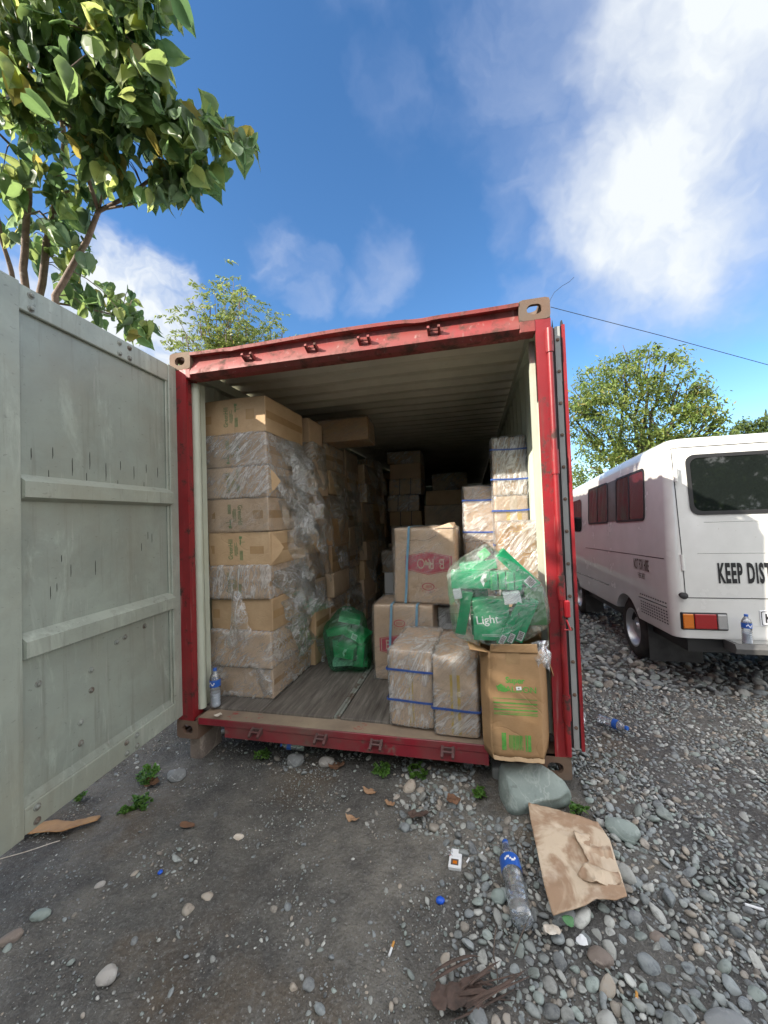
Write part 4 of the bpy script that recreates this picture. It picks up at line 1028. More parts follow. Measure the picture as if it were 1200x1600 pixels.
def gcarton(label, group, c, size, rot, mat='green_card', arrow=None, code=None, script=False, stripes=0):
    t = thing('green_carton', label, 'small carton', c, rot, group); w, d, h = size
    q = MB(); q.box((-w/2, -d/2, -h/2), (w/2, d/2, h/2), bev=.002); body = q.build('body', M[mat], t)
    def pl(nm, mt, fn): D = Decal(body, (0, -d/2, 0), (1, 0, 0), (0, 0, 1), .0008); fn(D); D.build(nm, M[mt], t)
    if arrow is not None:
        x = arrow*(w/2-.022); s = 1 if arrow > 0 else -1
        pl('emblem', 'label_white', lambda D: D.shape([(x+s*.021, -h/2+.001), (x+s*.021, h/2-.001), (x-s*.006, h/2-.001), (x-s*.026, 0), (x-s*.006, -h/2+.001)], [(0, 1, 2, 3, 4)]))
        D = Decal(body, (0, -d/2, 0), (1, 0, 0), (0, 0, 1), .0016); D.shape([(x+.009*math.cos(k*.5236), .012*math.sin(k*.5236)) for k in range(12)], [tuple(range(12))]); D.build('oval', M['green_olive'], t)
    if code is not None:
        pl('label', 'label_white', lambda D: D.rect(code-.024, -h*.36, code+.024, h*.36))
        D = Decal(body, (0, -d/2, 0), (1, 0, 0), (0, 0, 1), .0016); [D.rect(code-.018+k*.005, -h*.28, code-.0155+k*.005+.001*(k % 2), h*.28, step=.05) for k in range(8)]; D.build('barcode', M['ink_dark'], t)
    if script:
        D = Decal(body, (0, -d/2, 0), (1, 0, 0), (0, 0, 1), .0008); D.text('Light', min(h*.6, .06), -.02, .0, R(6), .0006, 1.0); [D.rect(-.05, -h*.36-k*.007, .045, -h*.36+.002-k*.007) for k in range(2)]; D.build('lettering', M['label_white'], t)
    if stripes:
        pl('stripe', 'green_light', lambda D: [D.rect(-w*.3+k*w*.6/max(1, stripes-1)-.004, -h/2+.002, -w*.3+k*w*.6/max(1, stripes-1)+.004, h/2-.002) for k in range(stripes)])
    return t
CB = []
def K(label, px, pz, w, h, ang, y=-.085, d=.09, **kw):   # x, z of the middle of the visible face
    o = gcarton(label, 'green cartons inside the big clear bag', (px, y+d/2, pz), (w, d, h), (0, -ang, kw.pop('yaw', 0)), **kw); CB.append(o); return o
K('green carton lying level with white arrow mark at its right end, in the bag', 1.955, 1.062, .205, .092, 0, arrow=.98, y=-.07, script=False)
for i in range(4): K('narrow upright green carton, %s of four in the bag\'s top row' % ('leftmost', 'second from left', 'third from left', 'rightmost')[i], 2.078+i*.042, 1.058, .039, .095, 0, y=-.075+.01*(i % 2), mat='green_card' if i % 2 else 'green_card', stripes=1 if i != 3 else 0)
K('green carton sloping down right across the top of the bag with barcode', 2.205, 1.115, .255, .062, R(-46), y=-.06, code=.085)
K('light green carton end poking up at the top of the bag', 2.035, 1.195, .060, .045, R(38), y=-.02, mat='green_light')
K('broad green carton with white script facing front in the bag', 2.055, .86, .185, .215, 0, y=-.110, script=True)
K('green carton leaning at the left edge of the bag with white mark on top', 1.915, .885, .055, .235, R(-12), y=-.08, d=.07)
K('slanting green carton with barcode, nearest the middle of the bag', 2.150, .845, .245, .036, R(62), y=-.125, code=-.092)
K('slanting green carton with barcode, middle one of the three at right', 2.190, .850, .240, .036, R(64), y=-.115, code=-.088)
K('slanting green carton with barcode, outermost of the three at right', 2.232, .855, .235, .040, R(67), y=-.10, code=-.083)
K('olive green carton standing at the right side of the bag', 2.285, .925, .095, .20, R(4), y=-.06, mat='green_olive')
K('white marked green carton end above the slanting ones in the bag', 2.165, .975, .085, .055, R(8), y=-.12, mat='label_white')
K('green carton lying behind the others in the upper left of the bag', 2.00, 1.13, .20, .05, R(8), y=-.02)
K('white arrow marked end of carton at the left edge of the bag', 1.885, .99, .042, .050, R(10), y=-.095, mat='label_white', d=.05)
for lab_, x_, z_, w_, h_, a_ in (('green carton buried at the back left of the big bag', 1.97, .96, .16, .12, 5), ('green carton buried at the back right of the big bag', 2.22, .98, .17, .14, -8), ('green carton buried low in the big bag', 2.07, .80, .24, .12, 2)):
    K(lab_, x_, z_, w_, h_, R(a_), y=.03, d=.16)
bag_of('bag', 'clear plastic bag full of green cartons on top of the open printed carton', (2.095, .045, .975), CB, 4, 'bag_film', knot=(2.06, .03, 1.225))
# the smaller bag on the floor
CB2 = []
for i, (x, z, w, h, a, kw, lab) in enumerate([(.83, .47, .20, .06, 12, {}, 'green carton lying upper left in the small bag'), (.98, .43, .19, .065, -25, dict(code=.0), 'green carton tilted right in the small bag with barcode'),
        (.92, .33, .16, .09, -8, dict(arrow=.2), 'green carton in the middle of the small bag with white arrow'), (.79, .30, .055, .16, 4, {}, 'upright green carton at the left of the small bag'),
        (1.03, .29, .06, .17, -6, {}, 'upright green carton at the right of the small bag'), (.86, .225, .17, .05, 3, dict(mat='label_white'), 'white ended carton at the bottom of the small bag'), (1.00, .21, .14, .045, -4, {}, 'green carton at the bottom right of the small bag'),
        (.91, .56, .18, .045, -14, {}, 'green carton on top of the load in the small bag')]):
    CB2.append(gcarton(lab, 'green cartons inside the small bag', (x, .92+.06*(i % 2), z), (w, .10+.1*(i % 3), h), (0, -R(a), R(-6+i*3)), **kw))
bag = bag_of('bag', 'small green plastic bag of cartons with a white knot on the container floor', (.915, 1.02, .40), CB2, 9, 'bag_green', .022, .014, knot=(.92, .95, .64))
sheet('knot', bag, (-.02, -.09, .225), (.02, -.09, .235), (.04, -.11, .275), (-.05, -.11, .27), .02, (0, 0, 0), 12, 12, 5, 'film_dense', 20, .3)


# ------------------------------------------------------------------ bottles
def bottle(label, loc, rot, h=.245, r=.034, mat='pet', lab='cap_blue', water=True, cap=True, name='water_bottle', crush=0., cat='plastic bottle'):
    t = thing(name, label, cat, loc, rot); s = h/.245; prof = [(.001, .004), (r*.7, .0), (r*.95, .006), (r, .016)]
    for k in range(5): z = .030+k*.018; prof += [(r, z), (r*.93, z+.006), (r*.93, z+.010), (r, z+.015)]
    prof += [(r, .128), (r*.99, .132), (r*.99, .178), (r*.96, .188), (r*.75, .206), (r*.42, .222), (r*.40, .232)]
    b = MB(); b.lathe([(a, z*s) for a, z in prof], 26); o = b.build('body', M[mat], t, 60)
    if crush:
        for v in o.data.vertices: p = np.array([v.co[:]]); dd = fbmv(p, 16, 3, 3)[0]*crush; v.co += Vector(dd)
    b = MB(); b.lathe([(r*1.015, .134*s), (r*1.02, .136*s), (r*1.02, .174*s), (r*1.015, .176*s)], 26); b.build('label', M[lab], t, 60)
    b = MB(); b.M = Matrix.Identity(4)
    for k in range(7):
        a = -math.pi/2-.6+k*.16; z = .155*s+.008*math.sin(k*1.1); b.add([(r*1.035*math.cos(a+da), r*1.035*math.sin(a+da), z+dz) for da, dz in ((0, -.006), (.17, -.006+.003), (.17, .006), (0, .005-.003*(k % 2)))], [(0, 1, 2, 3)])
    b.build('lettering', M['label_white'], t)
    if cap: b = MB(); b.lathe([(.001, .2455*s), (.0125, .2455*s), (.0135, .243*s), (.0135, .228*s), (.001, .227*s)], 16); b.build('cap', M['cap_blue'], t, 40)
    if water: b = MB(); b.lathe([(.001, .006*s), (r*.86, .007*s), (r*.88, .09*s), (.001, .0905*s)], 20); b.build('water', M['frost_water'], t, 40)
    return t
bottle('upright water bottle with blue label standing on the container floor beside the left post', (.205, .125, .159), (0, 0, 0), h=.262, r=.036)
bottle('empty bottle with blue label lying on the pebbles beside the brown paper', (2.100, -.715, g1(2.1, -.715)+.048), (R(-88), 0, R(6)), h=.335, r=.041, water=False, crush=.006)
bottle('clear bottle with blue label lying beside the folded right door', (2.80, .82, g1(2.8, .82)+.045), (R(82), 0, R(38)), h=.21, r=.032, water=False)
bottle('second pale bottle lying half behind the folded right door', (2.70, .86, g1(2.7, .86)+.045), (R(84), 0, R(-20)), h=.20, r=.032, water=False, lab='label_white')
b_ = bottle('small green bottle with blue cap lying under the sill', (.84, .165, g1(.86, .16)+.05), (R(80), 0, R(-75)), h=.16, r=.024, mat='pet_green', water=False)
bottle('crushed dark bottle lying under the right part of the sill', (1.90, .09, g1(1.9, .09)+.05), (R(-76), R(10), R(12)), h=.22, r=.033, mat='pet_dark', lab='ink_black', water=False, cap=False, crush=.010)
q = MB(); V, F_ = stone_shape(3, 55, .4); q.add(V*np.array([.035, .03, .03]), F_); o = q.build('plastic_scrap', M['red_plastic'], None, 1, (2.685, .93, g1(2.68, .93)+.05)); tag(o, 'crumpled red plastic scrap beside the folded right door', 'litter')

# ------------------------------------------------------------------ the white van
principled('van_white', (.66, .66, .635), .22, fn=vary((.68, .68, .655), (.61, .61, .585), 3, rough=(.16, .3), bs=.02, bd=.002, c=(.5, .48, .44), cs=40, clo=.70, chi=.78), coat=.4)
principled('van_glass', (.010, .013, .012), .03, spec=.6); principled('van_rubber', (.012, .012, .013), .5); principled('curtain', (.07, .010, .014), .25, spec=.5, coat=.3)
principled('chrome_dull', (.55, .55, .55), .25, metal=1.0); principled('bumper_dark', (.10, .10, .10), .35, fn=vary((.11, .11, .11), (.05, .05, .05), 6))
principled('tyre', (.018, .018, .018), .8, fn=vary((.02, .02, .02), (.05, .045, .04), 8)); principled('wheel_silver', (.48, .49, .50), .35, metal=.7)
principled('lamp_amber', (.55, .15, .01), .15, coat=1); principled('lamp_red', (.30, .006, .010), .12, coat=1); principled('lamp_clear', (.42, .42, .42), .1, metal=.3, coat=1)
van = thing('van', 'white high roofed van with KEEP DISTANCE on its back door, parked beside the container', 'van', (3.572, 1.40, -.128), (R(-2.6), 0, R(-.8)))
VW, VL = 1.64, 4.25


def van_body():
    lev = [(.50, .02, 0), (.475, .006, 0), (.51, .0, 0), (.75, -.006, 0), (1.05, -.004, .0), (1.15, .0, .0), (1.35, .010, .10), (1.85, .035, .34), (2.04, .045, .44), (2.075, .048, .46), (2.115, .062, .50), (2.145, .10, .54), (2.16, .18, .62), (2.17, .6, .95)]
    lev[0] = (.470, .035, 0); n = 6; rings = []
    for z, ins, fr in lev:
        x0, x1, y0, y1 = ins, VW-ins, ins*.9, VL-fr-ins; rc = .085 if z < 2.05 else .10; P = []
        for (cx, cy, a0, r) in ((x0+rc, y0+rc, 180, rc), (x1-rc, y0+rc, 270, rc), (x1-.2, y1-.2, 0, .2), (x0+.2, y1-.2, 90, .2)):
            for k in range(n+1): a = R(a0+90*k/n); P.append((cx+r*math.cos(a), cy+r*math.sin(a)))
        Q = []; m = len(P)
        for k in range(m):                                # extra points on the long sides keep the cuts clean
            a, b = P[k], P[(k+1) % m]; c = 1 if k % (n+1) != n else (5 if k//(n+1) % 2 == 0 else 12)
            for t in range(c): Q.append((a[0]+(b[0]-a[0])*t/c, a[1]+(b[1]-a[1])*t/c, z-.035*max(0, (a[1]+(b[1]-a[1])*t/c-1.0)/3)*(z > 1.9)*1.6))
        rings.append(Q)
    m = len(rings[0]); q = MB(); q.add([p for r_ in rings for p in r_], [(i*m+k, i*m+(k+1) % m, (i+1)*m+(k+1) % m, (i+1)*m+k) for i in range(len(rings)-1) for k in range(m)]+[tuple(range(m))[::-1], tuple(range((len(rings)-1)*m, len(rings)*m))])
    body = q.build('body', M['van_white'], van, 35); cuts = []
    for y, r in ((1.08, .37), (3.40, .37)):
        c = MB(); c.M = Matrix.Translation((-.2, y, .30)) @ Matrix.Rotation(R(90), 4, 'Y'); c.lathe([(.001, 0), (r, 0), (r, 2.1), (.001, 2.1)], 40); o = c.build('cutter', M['van_rubber']); cuts.append(o); o.matrix_world = van.matrix_world
    bpy.context.view_layer.update()
    for o in cuts: o.matrix_world = body.matrix_world.copy(); md = body.modifiers.new('b', 'BOOLEAN'); md.object = o; md.operation = 'DIFFERENCE'; md.solver = 'EXACT'
    bpy.context.view_layer.update(); me = bpy.data.meshes.new_from_object(body.evaluated_get(bpy.context.evaluated_depsgraph_get())); body.modifiers.clear(); body.data = me
    for o in cuts: bpy.data.objects.remove(o)
    return body
vb = van_body()


def rrect(x0, y0, x1, y1, r, n=6):
    P = []
    for cx, cy, a0 in ((x1-r, y1-r, 0), (x0+r, y1-r, 90), (x0+r, y0+r, 180), (x1-r, y0+r, 270)):
        for k in range(n+1): a = R(a0+90*k/n); P.append((cx+r*math.cos(a), cy+r*math.sin(a)))
    return P


class Face(Decal):
    def poly(s, P, mi=0, lift=0): return s.shape(P, [tuple(range(len(P)))], mi, lift=lift)
    def ringp(s, P, g, mi=0, lift=0):
        n = len(P); cx = sum(p[0] for p in P)/n; cy = sum(p[1] for p in P)/n; W_ = max(p[0] for p in P)-cx; H2 = max(p[1] for p in P)-cy
        I = [(cx+(x-cx)*(W_-g)/W_, cy+(y-cy)*(H2-g)/H2) for x, y in P]; return s.shape(P+I, [(k, (k+1) % n, n+(k+1) % n, n+k) for k in range(n)], mi, lift=lift)
def rear(off=.003): return Face(vb, (0, 0, 0), (1, 0, 0), (0, 0, 1), off)
def side(off=.003): return Face(vb, (0, 0, 0), (0, -1, 0), (0, 0, 1), off)      # first coordinate is minus the distance forward
def vpart(f, name, mat, parent=None): return f.build(name, M[mat], parent or van)
# rear door with its window
for a_ in ((.086, .80, .092, 2.062), (1.548, .80, 1.554, 2.062), (.0925, .80, 1.5475, .806), (.0925, 2.056, 1.5475, 2.062)): D = rear(.003); D.rect(*a_, step=.03); vpart(D, 'door_gap', 'van_rubber')
Pw = rrect(.200, 1.500, 1.44, 1.970, .06)
def solid(f, name, mat, th, parent=van):
    o = vpart(f, name, mat, parent); md = o.modifiers.new('t', 'SOLIDIFY'); md.thickness = th; md.offset = 1; return o
D = rear(.003); D.ringp(rrect(.180, 1.480, 1.46, 1.990, .07), .03); wf = solid(D, 'rear_window', 'van_rubber', .008)
D = rear(.006); D.poly(Pw); vpart(D, 'pane', 'van_glass', wf)
for a_ in ((.20, 1.16, 1.44, 1.163), (.27, 1.417, 1.37, 1.42)): D = rear(.0015); D.rect(*a_, step=.05); vpart(D, 'pressed_line', 'chrome_dull')
D = rear(.005); D.text('KEEP DISTANCE', .215, .612, .995, 0, .0085, .325, gap=1.16); vpart(D, 'lettering', 'ink_black')
for z in (1.83, 1.09):
    q = MB(); q.tube([(.088, -.004, z-.065), (.088, -.004, z+.065)], .014, 10); q.box((.088, -.003, z-.028), (.115, .02, z+.028), bev=.004); q.build('hinge', M['van_white'], van, 40)
q = MB(); q.M = Matrix.Translation((.060, .004, .825)) @ Matrix.Rotation(R(90), 4, 'X'); q.lathe([(.001, .0), (.016, .0), (.017, .03), (.026, .032), (.028, .06), (.014, .066), (.001, .067)], 16); q.build('door_stop', M['black_rubber'], van, 40)
# lamp cluster
def cluster(x0, s):
    X = lambda a: x0+s*a
    q = MB(); q.box((min(X(0), X(.325)), -.012, .545), (max(X(0), X(.325)), .03, .685), bev=.006); h = q.build('tail_lamp', M['van_rubber'], van)
    for a, b, m in ((.010, .085, 'lamp_amber'), (.092, .245, 'lamp_red'), (.252, .316, 'lamp_clear')):
        q = MB(); q.box((min(X(a), X(b)), -.022, .556), (max(X(a), X(b)), -.0125, .674), bev=.004)
        q.build('lens', M[m], h)
        for k in range(5): q = MB(); zz = .568+k*.022; q.box((min(X(a), X(b))+.003, -.0245, zz), (max(X(a), X(b))-.003, -.0222, zz+.004)); q.build('lens_rib', M[m], h)
cluster(.045, 1); cluster(VW-.045, -1)
q = MB(); q.box((.45, -.004, .58), (1.19, .02, .73), bev=.01); q.build('plate_recess', M['van_white'], van)
q = MB(); q.box((.585, -.012, .588), (1.05, -.0045, .712), bev=.004); pl_ = q.build('number_plate', M['label_white'], van)
q = MB(); P = rrect(.592, .595, 1.043, .705, .012); Pi = rrect(.597, .600, 1.038, .700, .010); n = len(P); q.add([(x, -.0135, z) for x, z in P+Pi], [(k, (k+1) % n, n+(k+1) % n, n+k) for k in range(n)]); q.build('border', M['ink_black'], pl_)
vs, fs = text2d('K', .10, .002, .8); q = MB(); q.add([(x+.64, -.0137, z+.648) for x, z in vs], fs); q.build('lettering', M['ink_black'], pl_)
q = MB(); q.prism([(-.13, .40), (-.145, .44), (-.13, .475), (.02, .475), (.02, .40)], 0, .34, 1.30); bp = q.build('bumper', M['bumper_dark'], van)
q = MB(); q.box((.36, -.125, .4755), (1.28, -.02, .479)); q.build('step', M['chrome_dull'], bp)
q = MB(); q.box((.10, .04, .36), (1.54, VL-.5, .46)); q.build('chassis', M['van_rubber'], van)
# side windows, flush black band with panes
for (u0, u1, cur, dv) in ((-1.27, -.47, (-.84, -.495), -.865), (-2.42, -1.55, None, -1.99)):
    D = side(.003); D.ringp(rrect(u0, 1.455, u1, 1.965, .05), .022); sw = solid(D, 'side_window', 'van_rubber', .005)
    D = side(.004); D.poly(rrect(u0+.02, 1.475, u1-.02, 1.945, .035)); vpart(D, 'pane', 'van_glass', sw)
    if cur: D = side(.0052); D.poly(rrect(cur[0], 1.48, cur[1], 1.94, .02)); vpart(D, 'curtain', 'curtain', sw)
    D = side(.0062); D.poly(rrect(dv-.015, 1.475, dv+.015, 1.945, .004)); vpart(D, 'window_divider', 'van_rubber', sw)
D = side(.0035); D.poly(rrect(-1.555, 1.47, -1.265, 1.955, .004)); vpart(D, 'window_pillar', 'bumper_dark')
D = side(.0052); D.poly(rrect(-3.55, 1.36, -2.80, 1.86, .09)); cw = vpart(D, 'cab_window', 'van_glass')
D = side(.0015); D.rect(-2.60, 1.112, -.10, 1.119, step=.2); vpart(D, 'pressed_line', 'van_rubber')
D = side(.0015); D.rect(-3.2, .688, -1.60, .700, step=.2); vpart(D, 'pressed_line', 'chrome_dull'); D = side(.0015); D.rect(-.70, .695, -.10, .707, step=.2); vpart(D, 'pressed_line', 'chrome_dull')
for r_ in range(6):
    for c_ in range(11):
        if c_ < 8-0 or r_ < 6: pass
D = side(.0018)
for r_ in range(6):
    z = (.735, .715)[0] if r_ == 0 else .665-.026*(r_-1)
    for c_ in range(12): D.rect(-.66+c_*.048, z-.006, -.66+c_*.048+.030, z+.006, step=.1)
vg = vpart(D, 'side_vent', 'van_rubber')
D = side(.003); D.text('NOT FOR HIRE', .150, -.59, 1.02, 0, .003, .36); vpart(D, 'lettering', 'ink_dark'); D = side(.003); D.text('F BP 2431', .075, -.59, .915, 0, .001, .55); vpart(D, 'lettering', 'ink_dark')
# wheels, mudflap, mirror
def wheel(x, y, s):
    q = MB(); q.M = Matrix.Translation((x, y, .312)) @ Matrix.Rotation(R(90)*s, 4, 'Y')
    q.lathe([(.19, -.16), (.27, -.165), (.305, -.15), (.312, -.12), (.312, -.05), (.305, -.02), (.275, -.002), (.225, .0), (.198, -.008), (.19, -.03)], 40); w_ = q.build('wheel', M['tyre'], van, 50)
    q = MB(); q.M = Matrix.Translation((x, y, .312)) @ Matrix.Rotation(R(90)*s, 4, 'Y'); q.lathe([(.199, -.05), (.203, -.006), (.190, -.008), (.180, -.045), (.150, -.085), (.115, -.07), (.105, -.055), (.065, -.05), (.055, -.03), (.035, -.025), (.001, -.024)], 36); rm = q.build('rim', M['wheel_silver'], w_, 30)
    for k in range(8):
        a = k*math.pi/4; q = MB(); q.M = Matrix.Translation((x, y, .312)) @ Matrix.Rotation(R(90)*s, 4, 'Y') @ Matrix.Translation((.148*math.cos(a), .148*math.sin(a), -.079)); q.lathe([(.001, .0), (.017, .0), (.015, .003), (.001, .003)], 12)
        q.build('vent_hole', M['van_rubber'], w_)
for y in (1.08, 3.40): wheel(.045, y, -1); wheel(VW-.045, y, 1)
q = MB(); q.box((.05, .68, .08), (.50, .688, .46)); q.build('mudflap', M['black_rubber'], van); q = MB(); q.box((.05, 2.98, .10), (.30, 2.988, .46)); q.build('mudflap', M['black_rubber'], van)
for y in (.71, 3.03): q = MB(); q.box((.10, y, .36), (.12, y+.74, .95)); q.build('wheel_well', M['van_rubber'], van)
q = MB(); q.box((-.20, 3.62, 1.36), (-.07, 3.70, 1.62), bev=.025); q.tube([(-.10, 3.66, 1.40), (.03, 3.60, 1.36)], .012, 8); q.build('side_mirror', M['van_rubber'], van)
q = MB(); q.box((.25, VL-.47, 1.38), (1.39, VL-.46, 1.8)); 
bottle('blue labelled water bottle standing on the rear step of the van', (4.02, 1.335, .345), (0, 0, 0), h=.225, r=.033, name='water_bottle')

# ------------------------------------------------------------------ leaves and trees
def leaf_shapes(kind):
    if kind == 'heart':     # folded, drooping, tip at +y
        mid = [(0, 0), (0, .22), (0, .45), (0, .68), (0, .88), (0, 1.08)]; rim = [(.16, -.13), (.38, -.05), (.47, .17), (.42, .42), (.28, .68), (.11, .90)]
        zf = lambda x, y: -.40*y*y+.02-.20*abs(x)-.25*x*x+.06*math.sin(y*6+abs(x)*7)
        P = [(x, y, zf(x, y)) for x, y in mid]+[(x, y, zf(x, y)) for x, y in rim]+[(-x, y, zf(x, y)+.02) for x, y in rim]; P = np.array(P); F_ = []
        for o in (6, 12):
            F_ += [(0, o, o+1), (0, o+1, 1), (1, o+1, o+2), (1, o+2, 2), (2, o+2, o+3), (2, o+3, 3), (3, o+3, o+4), (3, o+4, 4), (4, o+4, o+5), (4, o+5, 5)]
    else:                   # lance leaf
        P = np.array([(0, 0, 0), (.16, .3, .03), (.14, .65, .0), (0, 1, -.12), (-.14, .65, .0), (-.16, .3, .03)]); F_ = [(0, 1, 5), (1, 2, 4), (1, 4, 5), (2, 3, 4)]
    return P, np.array(F_)


def leaves(name, parent, pos, size, cols, kind='lance', mat='leaf', droop=.5, seed=0, dirs=None, spread=1.):
    """one mesh of separate small leaves at pos (N,3)"""
    rg = np.random.default_rng(seed); P, F_ = leaf_shapes(kind); N_ = len(pos); sz = size*rg.uniform(.6, 1.25, N_)
    d = rg.normal(size=(N_, 3)) if dirs is None else dirs+rg.normal(size=(N_, 3))*spread
    d[:, 2] -= droop*2; d /= np.linalg.norm(d, axis=1, keepdims=True); u = rg.normal(size=(N_, 3))*.7+[0, 0, .9]; s = np.cross(d, u); s /= np.linalg.norm(s, axis=1, keepdims=True); u = np.cross(s, d)
    bend = rg.uniform(.5, 1.6, N_)
    V = pos[:, None, :]+(P[None, :, 0, None]*s[:, None]+P[None, :, 1, None]*d[:, None]+(P[None, :, 2]*bend[:, None])[..., None]*u[:, None])*sz[:, None, None]
    F2 = (F_[None]+(np.arange(N_)*len(P))[:, None, None]).reshape(-1, 3); cols = np.array(cols); c = cols[rg.choice(len(cols)-1, N_)]*rg.uniform(.65, 1.25, (N_, 1)); pick = rg.random(N_) < .035; c[pick] = cols[-1]
    o = link(name, raw_mesh(name, V.reshape(-1, 3), F2, 3, M[mat], np.repeat(c, len(P), 0), smooth=(kind == 'heart'))); o.parent = parent; return o


def branch(a, b, sag=0, n=6, wob=.03, seed=0):
    a, b = np.array(a, float), np.array(b, float); t = np.linspace(0, 1, n+1)[:, None]; P = a+(b-a)*t; P[:, 2] += sag*np.sin(np.pi*t[:, 0]); L = np.linalg.norm(b-a)
    P = P+fbmv(P*3+seed, 1, 2, seed)*wob*L*np.sin(np.pi*t)**.5; return [tuple(p) for p in P]


def pt(u, v, dist): d = px_dir(u, v); return np.array([1.9801, -2.2092, 1.4163])+np.array(d)*dist
# broad leaved tree beside the container; its limbs were measured in space from the photograph
tr = thing('broadleaf_tree', 'many stemmed tree with big drooping heart shaped leaves beyond the open left door', 'tree', (-2.2, 1.2, -.15))
def loc_(p): return tuple(np.array(p)-np.array([-2.2, 1.2, -.15]))
def W(u, v, d): return pt(u, v, d*(1+0.0))
limbs = []
def limb(ps, r0, r1, nm='limb'):
    q = MB(); pts = []
    for i in range(len(ps)-1): pts += branch(ps[i], ps[i+1], 0, 4, .03, i)[:-1] if i < len(ps)-2 else branch(ps[i], ps[i+1], 0, 4, .03, i)
    n = len(pts); q.tube([loc_(p) for p in pts], [r0+(r1-r0)*i/(n-1) for i in range(n)], 8); o = q.build(nm, M['bark'], tr, 1); limbs.extend(pts); return o
base = np.array([-2.2, 1.2, -.2])
limb([base, W(60, 470, 5.1), W(80, 350, 5.1), W(91, 300, 5.0), W(101, 224, 4.9), W(96, 165, 4.8), W(88, 60, 4.7), W(75, -80, 4.8)], .034, .010, 'trunk')
limb([base+[.1, .05, 0], W(86, 462, 4.6), W(135, 378, 4.5), W(154, 330, 4.4)], .030, .017, 'trunk')
limb([W(154, 330, 4.4), W(200, 307, 4.25), W(245, 274, 4.1), W(290, 235, 4.0), W(330, 215, 4.0)], .016, .006); limb([W(156, 328, 4.4), W(235, 314, 4.1), W(275, 295, 4.0)], .010, .004)
limb([W(154, 330, 4.4), W(125, 240, 4.4), W(104, 162, 4.5), W(84, 70, 4.5), W(72, 15, 4.6)], .015, .006); limb([W(154, 330, 4.4), W(168, 270, 4.3), W(166, 230, 4.3)], .010, .004)
limb([base+[-.05, .02, 0], W(36, 420, 5.0), W(45, 315, 5.0), W(43, 175, 5.1), W(50, 40, 5.2)], .034, .012, 'trunk'); limb([base+[-.1, 0, 0], W(18, 425, 4.9), W(2, 375, 4.9), W(-25, 250, 5.0)], .022, .01)
limb([W(45, 260, 5.0), W(15, 225, 4.7), W(-20, 190, 4.5)], .012, .006); limb([W(92, 305, 5.0), W(130, 290, 4.8)], .01, .004); limb([W(101, 224, 4.9), W(118, 180, 4.5), W(140, 160, 4.4), W(170, 120, 4.2), W(183, 70, 4.1), W(188, 10, 4.1)], .013, .006)
limb([W(330, 215, 4.0), W(365, 225, 3.95), W(385, 240, 3.9)], .006, .003); limb([W(290, 235, 4.0), W(280, 190, 4.0), W(250, 150, 4.0)], .006, .003); limb([W(60, 470, 5.1), W(130, 480, 5.0), W(190, 495, 5.0), W(225, 515, 5.0)], .012, .004)
limb([W(80, 350, 5.1), W(62, 330, 5.0), W(30, 340, 4.9)], .01, .004)
blobs = [(30, 40, 75, 4.5, 95), (110, 50, 75, 4.4, 110), (200, 40, 62, 4.2, 100), (240, 10, 40, 4.1, 45), (60, 120, 70, 4.3, 90), (150, 120, 62, 4.2, 90), (225, 110, 40, 4.1, 60), (215, 150, 48, 4.0, 70), (70, 165, 60, 4.6, 60), (-30, 60, 70, 4.5, 70), (20, 165, 50, 4.5, 40),
         (250, 185, 42, 4.0, 70), (290, 215, 38, 3.9, 75), (335, 210, 30, 3.9, 55), (375, 228, 22, 3.85, 40), (275, 280, 40, 3.95, 65), (240, 300, 22, 3.95, 28), (310, 275, 22, 3.9, 32), (215, 215, 40, 4.1, 45), (350, 262, 12, 3.9, 8),
         (165, 235, 42, 4.2, 55), (150, 200, 40, 4.2, 50), (180, 285, 22, 4.2, 20), (65, 230, 38, 4.8, 38), (30, 260, 34, 4.9, 26), (10, 300, 34, 4.9, 30), (90, 300, 30, 4.8, 22), (120, 320, 34, 4.8, 34), (135, 290, 22, 4.7, 16), (20, 350, 32, 5.1, 22), (50, 390, 28, 5.2, 16),
         (105, 375, 34, 5.0, 34), (120, 415, 28, 5.0, 26), (95, 350, 22, 5.0, 14), (110, 450, 25, 5.0, 22), (150, 470, 28, 5.0, 30), (190, 480, 26, 5.0, 26), (205, 510, 24, 5.0, 24), (225, 520, 16, 5.0, 12), (165, 500, 25, 5.0, 18), (-60, 200, 60, 4.6, 60), (60, -80, 90, 4.5, 120), (170, -70, 70, 4.3, 90)]
pos = []
for (u, v, r, d, n) in blobs:
    for _ in range(int(n*.80)):
        a = rng.uniform(0, 6.28); q_ = r*math.sqrt(rng.random()); dd = d+rng.normal(0, .22); pos.append(pt(u+q_*math.cos(a), v+q_*math.sin(a)*.95-8, dd))
pos = np.array(pos)-np.array([-2.2, 1.2, -.15])
leaves('crown', tr, pos, .128, [(.125, .205, .07), (.09, .165, .06), (.165, .24, .075), (.07, .13, .055), (.23, .28, .09), (.12, .18, .10), (.24, .21, .045)], 'heart', 'leaf_big', .75, 3)
q = MB()
for i in range(0, len(pos), 7):                                            # leaf stalks run back to the nearest limb
    p = pos[i]; L = np.array(limbs)-np.array([-2.2, 1.2, -.15]); k = np.argmin(((L-p)**2).sum(1))
    if np.linalg.norm(L[k]-p) < .9: q.tube(branch(L[k], p, .05, 3, .05, i), [.005, .004, .003, .002], 5)
tw = q.build('twigs', M['bark'], tr); tw['kind'] = 'stuff'

